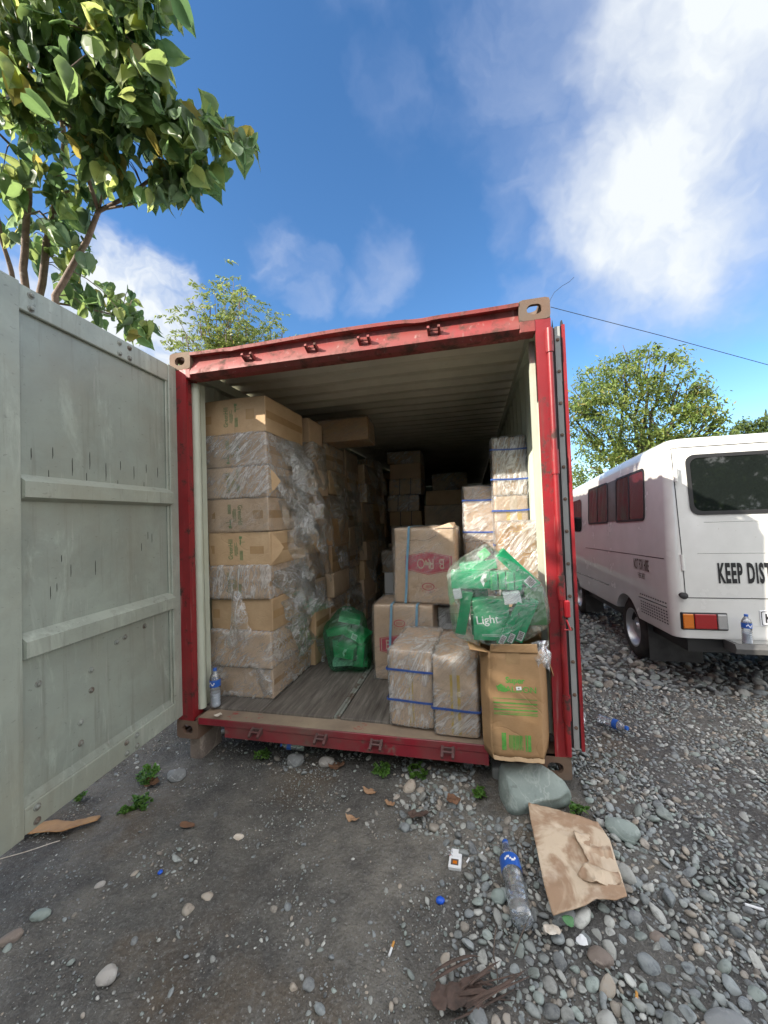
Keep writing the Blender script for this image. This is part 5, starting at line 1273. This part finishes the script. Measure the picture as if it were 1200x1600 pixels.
# feathery small tree behind the container's left corner
def feather_tree():
    t = thing('small_tree', 'light feathery tree with dark hanging pods rising behind the container roof', 'tree', (-2.2, 4.6, -.2)); o_ = np.array([-2.2, 4.6, -.2]); tips = [(280, 500), (300, 470), (320, 480), (335, 455), (350, 445), (365, 440), (380, 455), (395, 480), (410, 500), (435, 490), (425, 520), (345, 500), (370, 500), (390, 515), (320, 515), (295, 525), (340, 530), (365, 530), (400, 530), (270, 525), (440, 525), (330, 545), (380, 545), (350, 470), (375, 470), (410, 540)]
    root = pt(350, 640, 7.0); q = MB(); q.tube([tuple(p-o_) for p in (np.array([-2.2, 4.6, -.2]), root*.5+np.array([-2.2, 4.6, -.2])*.5, root)], [.05, .04, .03], 8); q.build('trunk', M['bark'], t, 1); pos = []; dirs = []; pods = MB()
    for i, (u, v) in enumerate(tips):
        e = pt(u, v, 7.0+rng.normal(0, .35)); b = branch(root, e, .1, 7, .10, i); q = MB(); q.tube([tuple(np.array(p)-o_) for p in b], [.014-.0016*k for k in range(8)], 5); q.build('limb', M['bark'], t, 1)
        for k in range(26):
            a = np.array(b[rng.integers(3, 8)])+rng.normal(0, .10, 3); dr = rng.normal(size=3); dr[2] = dr[2]*.4-.15; dr /= np.linalg.norm(dr); L = rng.uniform(.14, .24)
            for m in range(9):
                for s in (-1, 1): sd_ = np.cross(dr, [0, 0, 1.])*s; pos.append(a+dr*L*m/8-o_); dirs.append(sd_+dr*.7)
        if i % 2 == 0:
            for k in range(3): p = np.array(b[rng.integers(5, 8)])+rng.normal(0, .05, 3)-o_; pods = MB(); pods.tube([tuple(p), tuple(p-[.01, 0, .07]), tuple(p-[0, .01, .15])], [.003, .011, .003], 5); pods.build('pod', M['bark_dark'], t)
    leaves('crown', t, np.array(pos), .060, [(.12, .17, .04), (.16, .21, .05), (.10, .15, .05), (.20, .24, .07), (.3, .28, .08)], 'lance', 'leaf_far', .15, 5, np.array(dirs), .35)
feather_tree()


def crown_tree(name, label, base, height, blobs, nleaf, size, cols, seed, mat='leaf_far', trunk_r=.22, group=None, fork=.35, nlimb=9, droop=.1, kind='lance', sub=6):
    """blobs: (x, y, z, r) relative to the base; leaves sit in small clumps on the shell and inside of each blob"""
    t = thing(name, label, 'tree' if height > 3.6 else 'bush', base, group=group); rg = np.random.default_rng(seed); top = np.array([rg.normal(0, .1), 0, height*fork]); q = MB(); q.tube([(0, 0, -.2), (.05, .02, height*fork*.5), tuple(top)], [trunk_r, trunk_r*.75, trunk_r*.6], 10); q.build('trunk', M['bark_dark'], t, 1)
    bl = np.array(blobs); vol = bl[:, 3]**2.4; pos = []; limbs_ = MB(); order = rg.permutation(len(bl))[:nlimb]
    for i in order:
        b = bl[i]; P = branch(top*rg.uniform(.8, 1), b[:3], height*.03, 8, .08, int(i)); limbs_.tube(P, [trunk_r*.42*(1-.085*k) for k in range(9)], 6)
        for _ in range(3): e = b[:3]+rg.normal(size=3)*b[3]*.6; limbs_.tube(branch(P[6], e, 0, 4, .1, int(i)+7), [trunk_r*.14, trunk_r*.11, trunk_r*.08, trunk_r*.06, trunk_r*.03], 5)
    limbs_.build('limbs', M['bark_dark'], t, 1)
    for i, b in enumerate(bl):
        n = int(nleaf*vol[i]/vol.sum()); nc = max(3, n//38); d = rg.normal(size=(nc, 3)); d /= np.linalg.norm(d, axis=1, keepdims=True); c = b[:3]+d*(b[3]*rg.uniform(.35, 1.0, (nc, 1))**.7)*[1, 1, .85]; w = rg.uniform(.07, .20, nc)*b[3]**.5
        k = rg.integers(nc, size=n); pos.append(c[k]+rg.normal(size=(n, 3))*w[k][:, None]*[1.2, 1.2, .75])
    pos = np.concatenate(pos); leaves('crown', t, pos, size, cols, kind, mat, droop, seed); return t
# tree right behind the van: blobs from the outline in the photograph
B = np.array([9.3, 16.8, -.6])
bl = [tuple(pt(u, v, 17.2+dz)-B)+(r,) for u, v, dz, r in [(905, 620, 0, .95), (940, 600, .6, 1.0), (975, 575, 0, .8), (1000, 555, .2, .55), (1010, 585, -.5, .9), (1040, 570, .4, .65), (1060, 600, 0, .9), (960, 640, -.8, 1.1), (915, 670, .3, 1.0), (1010, 640, .8, 1.1), (1080, 640, .2, .85), (1100, 665, -.3, .8), (1125, 670, .2, .5), (1050, 660, -.6, 1.0),
      (960, 690, .4, 1.0), (925, 730, -.4, .9), (990, 710, 0, .9), (1035, 700, .5, .9), (895, 650, 0, .7), (1088, 605, 0, .35), (1135, 655, .2, .25), (905, 760, .3, .8), (935, 780, .5, .8), (1070, 700, .2, .9)]]
GC = [(.12, .18, .04), (.16, .22, .055), (.09, .145, .035), (.21, .25, .07), (.07, .11, .03), (.27, .23, .07)]
crown_tree('spreading_tree', 'tall spreading sunlit tree rising behind the white van', tuple(B), 8.5, bl, 17500, .165, GC, 11, nlimb=22, trunk_r=.26, fork=.30)
B = np.array([17.5, 22, -.6]); crown_tree('spreading_tree', 'low dark tree top just above the van roof at the right edge', tuple(B), 6, [tuple(pt(u, v, 26)-B)+(r,) for u, v, r in [(1165, 668, .5), (1185, 672, .6), (1205, 665, .8), (1150, 676, .4), (1225, 670, .9), (1200, 700, 1.4)]], 5000, .22, [(.06, .10, .03), (.09, .13, .04), (.12, .12, .05)], 12)
for i, (x, y, s) in enumerate([(3.9, 22, 2.4), (6.2, 24, 3.2), (2.6, 26, 2.2), (5.0, 15.5, 1.5), (9.5, 24, 2.6), (13, 26, 2.4)]):
    bb = [(rng.normal(0, s*.5), rng.normal(0, s*.4), s*rng.uniform(.4, 1.35), s*rng.uniform(.35, .6)) for _ in range(9)]
    crown_tree('leafy_bush', ['bright green bush in the gap between red door and van', 'tall bush behind the front of the van', 'bush farthest behind the container, seen in the gap', 'low sunlit bush close behind the van cab', 'bush under the spreading tree', 'bush beyond the spreading tree at right'][i], (x, y, -.8), s*1.6, bb, 5000, .20, GC, 30+i, nlimb=4, trunk_r=.08, group=None)
# trees and tall shrubs on the photographer's side: shrubs and left trees are unseen, added to shade the yard; the rest show in the van's windows
DG = [(.05, .09, .025), (.07, .12, .03), (.04, .075, .022), (.10, .15, .04), (.15, .17, .04)]
for i, (x, y, h, s, lab) in enumerate([(-1.7, -3.7, 3.35, .95, 'unseen shade shrub left behind the camera, nearest the open door'), (-3.4, -3.0, 4.2, 1.1, 'tall unseen shade shrub at far left of the yard'), (-.9, -5.0, 3.5, 1.1, 'broad unseen shade shrub behind the camera at left'), (-2.6, -5.4, 4.3, 1.3, 'tallest unseen shade shrub behind the camera at left'), (-2.1, -2.35, 2.3, .8, 'low unseen shade shrub left of the yard, nearest the door'), (.1, -4.2, 2.9, .9, 'small unseen shade shrub right behind the camera'), (-4.0, -5.0, 6.0, 1.85, 'round topped unseen shade tree behind the camera at left'), (-2.9, -6.6, 5.6, 1.6, 'rounder unseen shade tree farther behind the camera at left'),
                                      (1.6, -9.5, 6.2, 2.0, 'leafy tree straight behind the camera'), (5.2, -8.5, 6.8, 2.2, 'dark leafy tree behind the camera facing the van'), (8.8, -8.0, 6.4, 2.2, 'leafy tree behind the camera at far right')]):
    bb = [(rng.normal(0, s*.45), rng.normal(0, s*.45), min(h-s*.45, h*rng.uniform(.12, .98)), s*rng.uniform(.42, .6)) for _ in range(22)]
    crown_tree('shade_shrub' if h < 5 else 'leafy_tree', lab, (x, y, -.15), h, bb, 16000 if h < 5 else 12000, .13 if h < 5 else .24, DG, 60+i, 'leaf', .06 if h < 5 else .16, None, .3, 7, .3)
# overhead wire and a curl of wire on the corner casting
q = MB(); q.tube([(2.40, 1.0, 2.62), (2.9, 3.0, 3.6), (3.55, 5.6, 5.35), (3.75, 6.29, 5.70), (6.0, 6.8, 5.0), (8.13, 7.33, 4.33), (12, 8.3, 3.5)][3:], .0065, 6); o = q.build('overhead_wire', M['van_rubber']); tag(o, 'thin dark wire crossing the blue sky above the van', 'wire')
q = MB(); q.tube([tuple(pt(u, v, d)) for u, v, d in ((857, 481, 2.62), (860, 468, 2.64), (866, 457, 2.66), (878, 447, 2.7), (890, 440, 2.72), (897, 433, 2.74))], .0012, 5); o = q.build('wire_curl', M['van_rubber']); tag(o, 'loose end of thin wire curling up from the corner of the container', 'wire')

# ------------------------------------------------------------------ single stones and litter on the ground
def rock(name, label, x, y, size, rotz, mat, seed, sink=.3, facet=0, cat='stone', rough=.25):
    V, F_ = stone_shape(4, seed, rough, facet); V = V*np.array(size); V = V+fbmv(V, 9, 3, seed)*min(size)*.12; q = MB(); q.add(V, F_)
    o = q.build(name, M[mat], None, 1, (x, y, g1(x, y)+size[2]*(1-2*sink)), (rng.uniform(-.1, .1), rng.uniform(-.1, .1), rotz)); tag(o, label, cat); return o
rock('boulder', 'large greenish grey boulder lying under the right end of the red sill', 2.215, -.075, (.235, .150, .125), R(-14), 'stone_green', 76, .30, 11, 'boulder', .30)
for (nm, lab, x, y, sz, rz_, m, sd_, f) in [
    ('stone', 'angular blue grey stone beside the weeds near the left door', .115, -.14, (.055, .05, .035), .3, 'stone_grey', 81, 5),
    ('stone', 'smooth pale stone lying in the mud at the lower left', .715, -1.129, (.036, .026, .022), .6, 'stone_pale', 82, 3),
    ('stone', 'speckled oval stone in the dark mud near the left edge', .25, -1.01, (.034, .022, .018), .5, 'stone_green', 83, 0),
    ('stone', 'dark brownish stone beside the speckled oval one at far left', .235, -1.10, (.036, .024, .02), .9, 'stone_brown', 84, 0),
    ('stone', 'small pale stone halfway up the mud at left', .355, -.85, (.022, .014, .012), .8, 'stone_pale', 85, 0),
    ('stone', 'rounded grey stone under the sill beside the green bottle', .815, .075, (.055, .045, .035), 0, 'stone_grey', 86, 0),
    ('stone', 'pale rounded stone under the sill touching the dry brown leaf', 1.02, .085, (.05, .035, .03), .3, 'stone_pale', 87, 0),
    ('stone', 'grey stone resting against the right bottom corner casting', 2.345, .035, (.05, .038, .034), -.2, 'stone_pale', 88, 3),
    ('stone', 'small brown stone between the boulder and the corner casting', 2.265, .02, (.040, .032, .028), .2, 'stone_brown', 89, 0),
    ('stone', 'brown flat stone below the brown paper sheet', 2.345, -.745, (.040, .034, .02), .1, 'stone_brown', 90, 0),
    ('stone', 'large flat pale stone at the bottom right', 2.655, -.86, (.062, .04, .018), .1, 'stone_grey', 91, 4),
    ('stone', 'long grey stone in the dry husk at the bottom', 1.935, -.985, (.026, .042, .018), .35, 'stone_grey', 92, 0),
    ('stone', 'dark round stone beside the lying bottle, left of the paper corner', 2.255, -.625, (.042, .032, .028), .2, 'stone_grey', 93, 0),
    ('stone', 'big grey green stone right of the brown paper sheet', 2.60, -.20, (.075, .05, .035), -.5, 'stone_green', 94, 3),
    ('stone', 'rounded stone under the neck of the lying bottle', 2.02, -.60, (.03, .028, .022), .4, 'stone_green', 95, 0),
    ('stone', 'brown stone in the pebbles at the lower right', 2.56, -.64, (.026, .02, .015), .4, 'stone_brown', 96, 0)]:
    rock(nm, lab, x, y, sz, rz_, m, sd_, .22, f)


def flat_sheet(name, label, cat, poly, mat, lift=.03, amp=.02, sc=7, seed=0, th=.002, n=46, curl=0, base=None):
    """a crumpled sheet: polygon in ground x, y filled with a fine grid"""
    P = np.array(poly, float); x0, y0 = P.min(0); x1, y1 = P.max(0); xs_ = np.linspace(x0, x1, n); ys_ = np.linspace(y0, y1, n); dx = xs_[1]-xs_[0]; dy = ys_[1]-ys_[0]
    def inside(x, y):
        c = False; j = len(P)-1
        for i in range(len(P)):
            if (P[i, 1] > y) != (P[j, 1] > y) and x < (P[j, 0]-P[i, 0])*(y-P[i, 1])/(P[j, 1]-P[i, 1])+P[i, 0]: c = not c
            j = i
        return c
    def snap(x, y):
        best = None
        for i in range(len(P)):
            a, b = P[i], P[(i+1) % len(P)]; t = max(0, min(1, np.dot([x-a[0], y-a[1]], b-a)/max(1e-9, np.dot(b-a, b-a)))); q_ = a+(b-a)*t; d = math.hypot(q_[0]-x, q_[1]-y)
            if best is None or d < best[0]: best = (d, q_)
        return best
    idx = {}; V = []; F_ = []
    cells = [(i, j) for i in range(n-1) for j in range(n-1) if inside((xs_[i]+xs_[i+1])/2, (ys_[j]+ys_[j+1])/2)]
    cset = set(cells)
    for i, j in cells:
        f = []
        for a, b in ((i, j), (i+1, j), (i+1, j+1), (i, j+1)):
            if (a, b) not in idx:
                x, y = xs_[a], ys_[b]; d, q_ = snap(x, y)
                full = all((a+p, b+q2) in cset for p in (-1, 0) for q2 in (-1, 0))
                if not full: x, y = q_
                idx[a, b] = len(V); V.append((x, y, 0))
            f.append(idx[a, b])
        F_.append(f)
    V = np.array(V); c = V.mean(0); Z0 = gz(V[:, 0], V[:, 1]) if base is None else base; r = fbm(V*[1, 1, 0]+seed, sc, 4, seed, True); V2 = V.copy(); V2[:, 2] = Z0+lift+r*amp+fbm(V+seed, sc*.35, 2, seed+4)*amp*1.5+curl*((V[:, 0]-c[0])**2+(V[:, 1]-c[1])**2)
    q = MB(); q.add(V2-[c[0], c[1], float(np.mean(Z0))], F_); o = q.build(name, M[mat], None, 35, (c[0], c[1], float(np.mean(Z0)))); md = o.modifiers.new('t', 'SOLIDIFY'); md.thickness = th; tag(o, label, cat); return o


def paperfn(w, p):
    v = w.coord(); n = w.noise(v, 4, 5, .6, .6); col = w.mix(w.map(n, .44, .52), (.56, .45, .33), (.34, .225, .145)); n2 = w.noise(v, 14, 5, .6); col = w.mix(w.map(n2, .5, .7, 0, .4), col, (.62, .52, .41))
    w.put(p.inputs['Base Color'], col); w.put(p.inputs['Normal'], w.bump(w.noise(v, 16, 4, .6, 1.), .5, .008))
principled('wet_paper', (.5, .38, .26), .7, fn=paperfn, spec=.3)
pp = [(828, 1280), (871, 1289), (928, 1304), (949, 1334), (973, 1415), (955, 1421), (928, 1418), (910, 1430), (859, 1439), (844, 1400), (832, 1358), (824, 1304)]
PAPER = [(2.187, -.148), (2.322, -.150), (2.486, -.182), (2.508, -.275), (2.487, -.528), (2.440, -.552), (2.370, -.560), (2.325, -.590), (2.203, -.640), (2.192, -.530), (2.190, -.400), (2.183, -.225)]
PAPER = [(x+.004, y-.045) for x, y in PAPER]
ps = flat_sheet('paper_sheet', 'big crumpled brown paper sheet with wet stains lying on the pebbles', 'paper', PAPER, 'wet_paper', .058, .016, 4.5, 5, .004, 60)
P2 = [(2.36, -.33), (2.43, -.31), (2.50, -.36), (2.487, -.53), (2.44, -.545), (2.37, -.555), (2.33, -.52), (2.39, -.46)]
f2 = flat_sheet('torn_layer', None, None, P2, 'wet_paper', .078, .024, 9, 9, .003, 34)
bpy.context.view_layer.update(); mw = f2.matrix_world.copy(); f2.parent = ps; f2.matrix_parent_inverse = Matrix.Identity(4); f2.location = mw.translation-ps.location
# cigarette pack, cap, butts, foil
t = thing('cigarette_pack', 'open white cigarette packet with torn film lying in the mud', 'packet', (1.848, -.47, g1(1.85, -.47)+.006), (R(6), R(-4), R(-4)))
q = MB(); q.box((-.027, -.042, 0), (.027, .010, .02), bev=.003); q.build('body', M['white_paper'], t)
q = MB(); q.box((-.024, .012, .002), (.026, .050, .014), bev=.003); q.build('lid', M['white_paper'], t)
q = MB(); q.box((-.016, -.032, .0202), (.016, -.006, .0212)); q.build('picture', M['ink_dark'], t); q = MB(); q.box((-.008, -.028, .0214), (.010, -.014, .0220)); q.build('print', M['lamp_amber'], t); q = MB(); q.box((-.027, .0105, .004), (-.020, .013, .018)); q.build('band', M['ink_red'], t)
sheet('film', t, (-.05, .03, .01), (-.02, .05, .02), (-.015, .0, .03), (-.06, .0, .01), .01, (0, 0, .02), 12, 12, 3, 'film_dense', 30, .2)
q = MB(); V, F_ = stone_shape(3, 66, .25); q.add(V*np.array([.017, .014, .012]), F_); o = q.build('bottle_lid', M['blue_plastic'], None, 1, (1.795, -.652, g1(1.795, -.652)+.008)); tag(o, 'bright blue crumpled plastic cap lying alone in the mud', 'litter')
q = MB(); V, F_ = stone_shape(2, 67, .4); q.add(V*np.array([.010, .012, .006]), F_); o = q.build('plastic_chip', M['blue_plastic'], None, 1, (.565, -.745, g1(.56, -.745)+.006)); tag(o, 'small blue plastic chip in the mud at left', 'litter')
def butt(label, x, y, a, fm='filter_orange', L=.026, r=.0042):
    t = thing('cigarette_butt', label, 'cigarette butt', (x, y, g1(x, y)+.006), (0, 0, a)); q = MB(); q.tube([(-L, 0, 0), (0, 0, 0)], r, 8); q.build('paper', M['white_paper'], t); q = MB(); q.tube([(0.0002, 0, 0), (L*.8, 0, 0)], r, 8); q.build('filter', M[fm], t)
butt('cigarette butt with orange filter standing out in the mud, bottom middle', 1.641, -.855, R(80)); butt('cigarette butt between the pebbles at the bottom right', 2.42, -.838, R(70)); butt('white butt beside the cigarette packet', 1.900, -.455, R(65), 'white_paper', .018); butt('small white butt farther right of the cigarette packet', 1.958, -.415, R(60), 'white_paper', .014)
butt('long white plastic stick in the pebbles at the right edge', 2.965, -.452, R(-12), 'white_paper', .03, .005)
def scrap(label, cat, x, y, r, mat, seed, name='scrap', lift=.02, amp=.012, th=.0015, ratio=.75, curl=0, rot=0):
    rg = np.random.default_rng(seed); n = 9; P = [(x+r*rg.uniform(.7, 1.1)*math.cos(6.283*k/n+rot), y+r*ratio*rg.uniform(.7, 1.1)*math.sin(6.283*k/n+rot)) for k in range(n)]; return flat_sheet(name, label, cat, P, mat, lift, amp, 26, seed, th, 16, curl)
scrap('crumpled cream foil wrapper among the bottom pebbles', 'wrapper', 2.198, -.718, .033, 'cream_foil', 1, 'wrapper', .05, .016)
scrap('small white paper scrap among the bottom pebbles', 'paper', 2.290, -.735, .022, 'white_paper', 2, 'paper_scrap', .045, .006, ratio=.9)
scrap('green and white wrapper scrap above the small white paper', 'wrapper', 2.262, -.675, .024, 'green_olive', 3, 'wrapper', .045, .012)
scrap('flat cream paper scrap lying in the middle of the mud at left', 'paper', .803, -.515, .026, 'cream_foil', 4, 'paper_scrap', .008, .004, ratio=.8, rot=1)
scrap('pale scrap of tape lying on the left end of the red sill', 'litter', .30, .02, .03, 'cream_foil', 5, 'paper_scrap').location.z = .146
for (lab, x, y, r, m, sd_, ra) in [('curled tan dry leaf, uppermost of three under the sill', 1.368, -.128, .045, 'dry_leaf', 11, .6), ('tan dry leaf right of the curled one', 1.495, -.20, .032, 'dry_leaf', 12, .7), ('tan dry leaf with a torn edge, lowest of the three', 1.325, -.325, .038, 'dry_leaf', 13, .5),
                                   ('large brown dry leaf resting on stones under the sill', 1.10, .06, .055, 'dry_leaf_brown', 14, .7), ('crumpled brown dry leaf beside the weeds near the left door', .01, -.22, .055, 'dry_leaf_brown', 15, .8), ('reddish brown fibrous tuft in the pebbles left of the boulder', 1.822, -.158, .045, 'dry_leaf_brown', 16, .85),
                                   ('dark brown dead leaf on the mud below the fibrous tuft', 1.655, -.27, .06, 'dry_husk', 17, .6), ('faded brown leaf pressed in the mud at left', .50, -.50, .05, 'dry_leaf_brown', 18, .5)]:
    scrap(lab, 'dry leaf', x, y, r, m, sd_, 'dry_leaf', .016, .016 if sd_ != 18 else .006, .0012, ra, 4.)
q = flat_sheet('orange_strip', 'bent orange brown strip of bark lying under the open left door', 'bark', [(-.33, -.66), (-.22, -.60), (-.12, -.60), (-.02, -.52), (.0, -.56), (-.09, -.67), (-.22, -.70), (-.32, -.74)], 'orange_strip', .02, .012, 8, 4, .003, 30)
# dry husk at the bottom
t = thing('dry_husk', 'split reddish brown palm husk lying across mud and pebbles at the bottom', 'husk', (1.95, -.93, g1(1.95, -.93)))
for k in range(16):
    a = R(24+rng.uniform(-16, 16)); L = rng.uniform(.06, .22); c = np.array([rng.uniform(-.10, .08), rng.uniform(-.035, .03), .015+.003*k]); d = np.array([math.cos(a), math.sin(a), rng.uniform(-.04, .06)]); w0 = rng.uniform(.002, .0075)
    q = MB(); q.tube(branch(c-d*L*.55, c+d*L*.6, .004, 6, .07, k), [w0*f for f in (.3, .8, 1, .9, 1, .6, .1)], 5); q.M = Matrix.Identity(4); q.build('strand', M['dry_husk'], t)
for k in range(3):
    n = 8; cx, cy = -.13+.05*k, -.05+.015*k; q = MB(); P = np.zeros((n, n, 3))
    for i in range(n):
        for j in range(n): P[i, j] = (cx+(.05+.01*k)*(i/(n-1)-.5)*(1-.4*abs(j/(n-1)-.5)), cy+.07*(j/(n-1)-.5), .012)
    Q = P.reshape(-1, 3); Q[:, :2] += fbmv(Q, 40, 2, k)[:, :2]*.012; Q[:, 2] += fbm(Q, 34, 3, 4+k, True)*.016+.014; q.grid(P); o = q.build('shred', M['dry_husk'], t, 1)
for k, (x, y, a, L) in enumerate([(1.99, -.83, 80, .10), (2.06, -.80, 62, .14), (2.0, -.90, 100, .08)]):
    q = MB(); q.tube(branch((x, y, g1(x, y)+.02), (x+L*math.cos(R(a)), y+L*math.sin(R(a)), g1(x, y)+.035), .01, 5, .08, k), .0022, 5); o = q.build('twig', M['bark_dark'], None, 1); tag(o, ['thin bent twig rising from the right of the husk', 'longest thin twig between husk and cream wrapper', 'short twig beside the husk'][k], 'twig')
q = MB(); q.tube(branch((-.24, -.86, g1(-.24, -.86)+.01), (-.05, -.71, g1(-.05, -.71)+.02), .0, 6, .05, 3), .002, 5); o = q.build('straw', M['cream_foil']); tag(o, 'thin pale straw lying near the bottom of the left door', 'straw')


# weeds
def weed(label, x, y, r, n, seed, h=.05):
    t = thing('weed', label, 'weed', (x, y, g1(x, y)), group='small weeds in the gravel'); rg = np.random.default_rng(seed); pos = []; q = MB()
    for k in range(n):
        a = rg.uniform(0, 6.28); d = r*math.sqrt(rg.random()); e = (d*math.cos(a), d*math.sin(a), h*rg.uniform(.4, 1.1)); q.tube(branch((e[0]*.2, e[1]*.2, 0), e, .01, 3, .1, k), [.0015, .0013, .0012, .001], 5)
        for m in range(5): an = rg.uniform(0, 6.28); pos.append((e[0]+.010*math.cos(an), e[1]+.010*math.sin(an), e[2]+rg.uniform(-.006, .006)))
    q.build('stems', M['leaf'], t); pos = np.array(pos); dd = rg.normal(size=(len(pos), 3)); dd[:, 2] = abs(dd[:, 2])*.2; leaves('foliage', t, pos, .024, [(.09, .20, .03), (.12, .26, .05), (.07, .16, .03), (.15, .28, .06)], 'heart', 'leaf', -.05, seed, dd, .2)
weed('leafy green weed beside the left door, upper of two', -.03, -.22, .055, 22, 1, .08); weed('green weed in the mud below the other, lower of two', .11, -.40, .045, 14, 2); weed('small weed sprig left of and below the two by the door', .07, -.47, .022, 4, 6, .03)
weed('small weed under the left part of the red sill', .57, .09, .045, 12, 3); weed('bright green weed growing in the pebbles under the middle of the sill', 1.405, .03, .04, 12, 4, .05); weed('sparse weed right of the bright one under the sill', 1.60, .05, .055, 10, 5, .04); weed('small weed at the left foot of the boulder', 1.965, -.10, .025, 6, 7, .05); weed('weed between the boulder and the right casting', 2.43, -.14, .025, 8, 8, .05); weed('small weed in shade under the open left door', -.25, -.45, .03, 5, 9, .05)
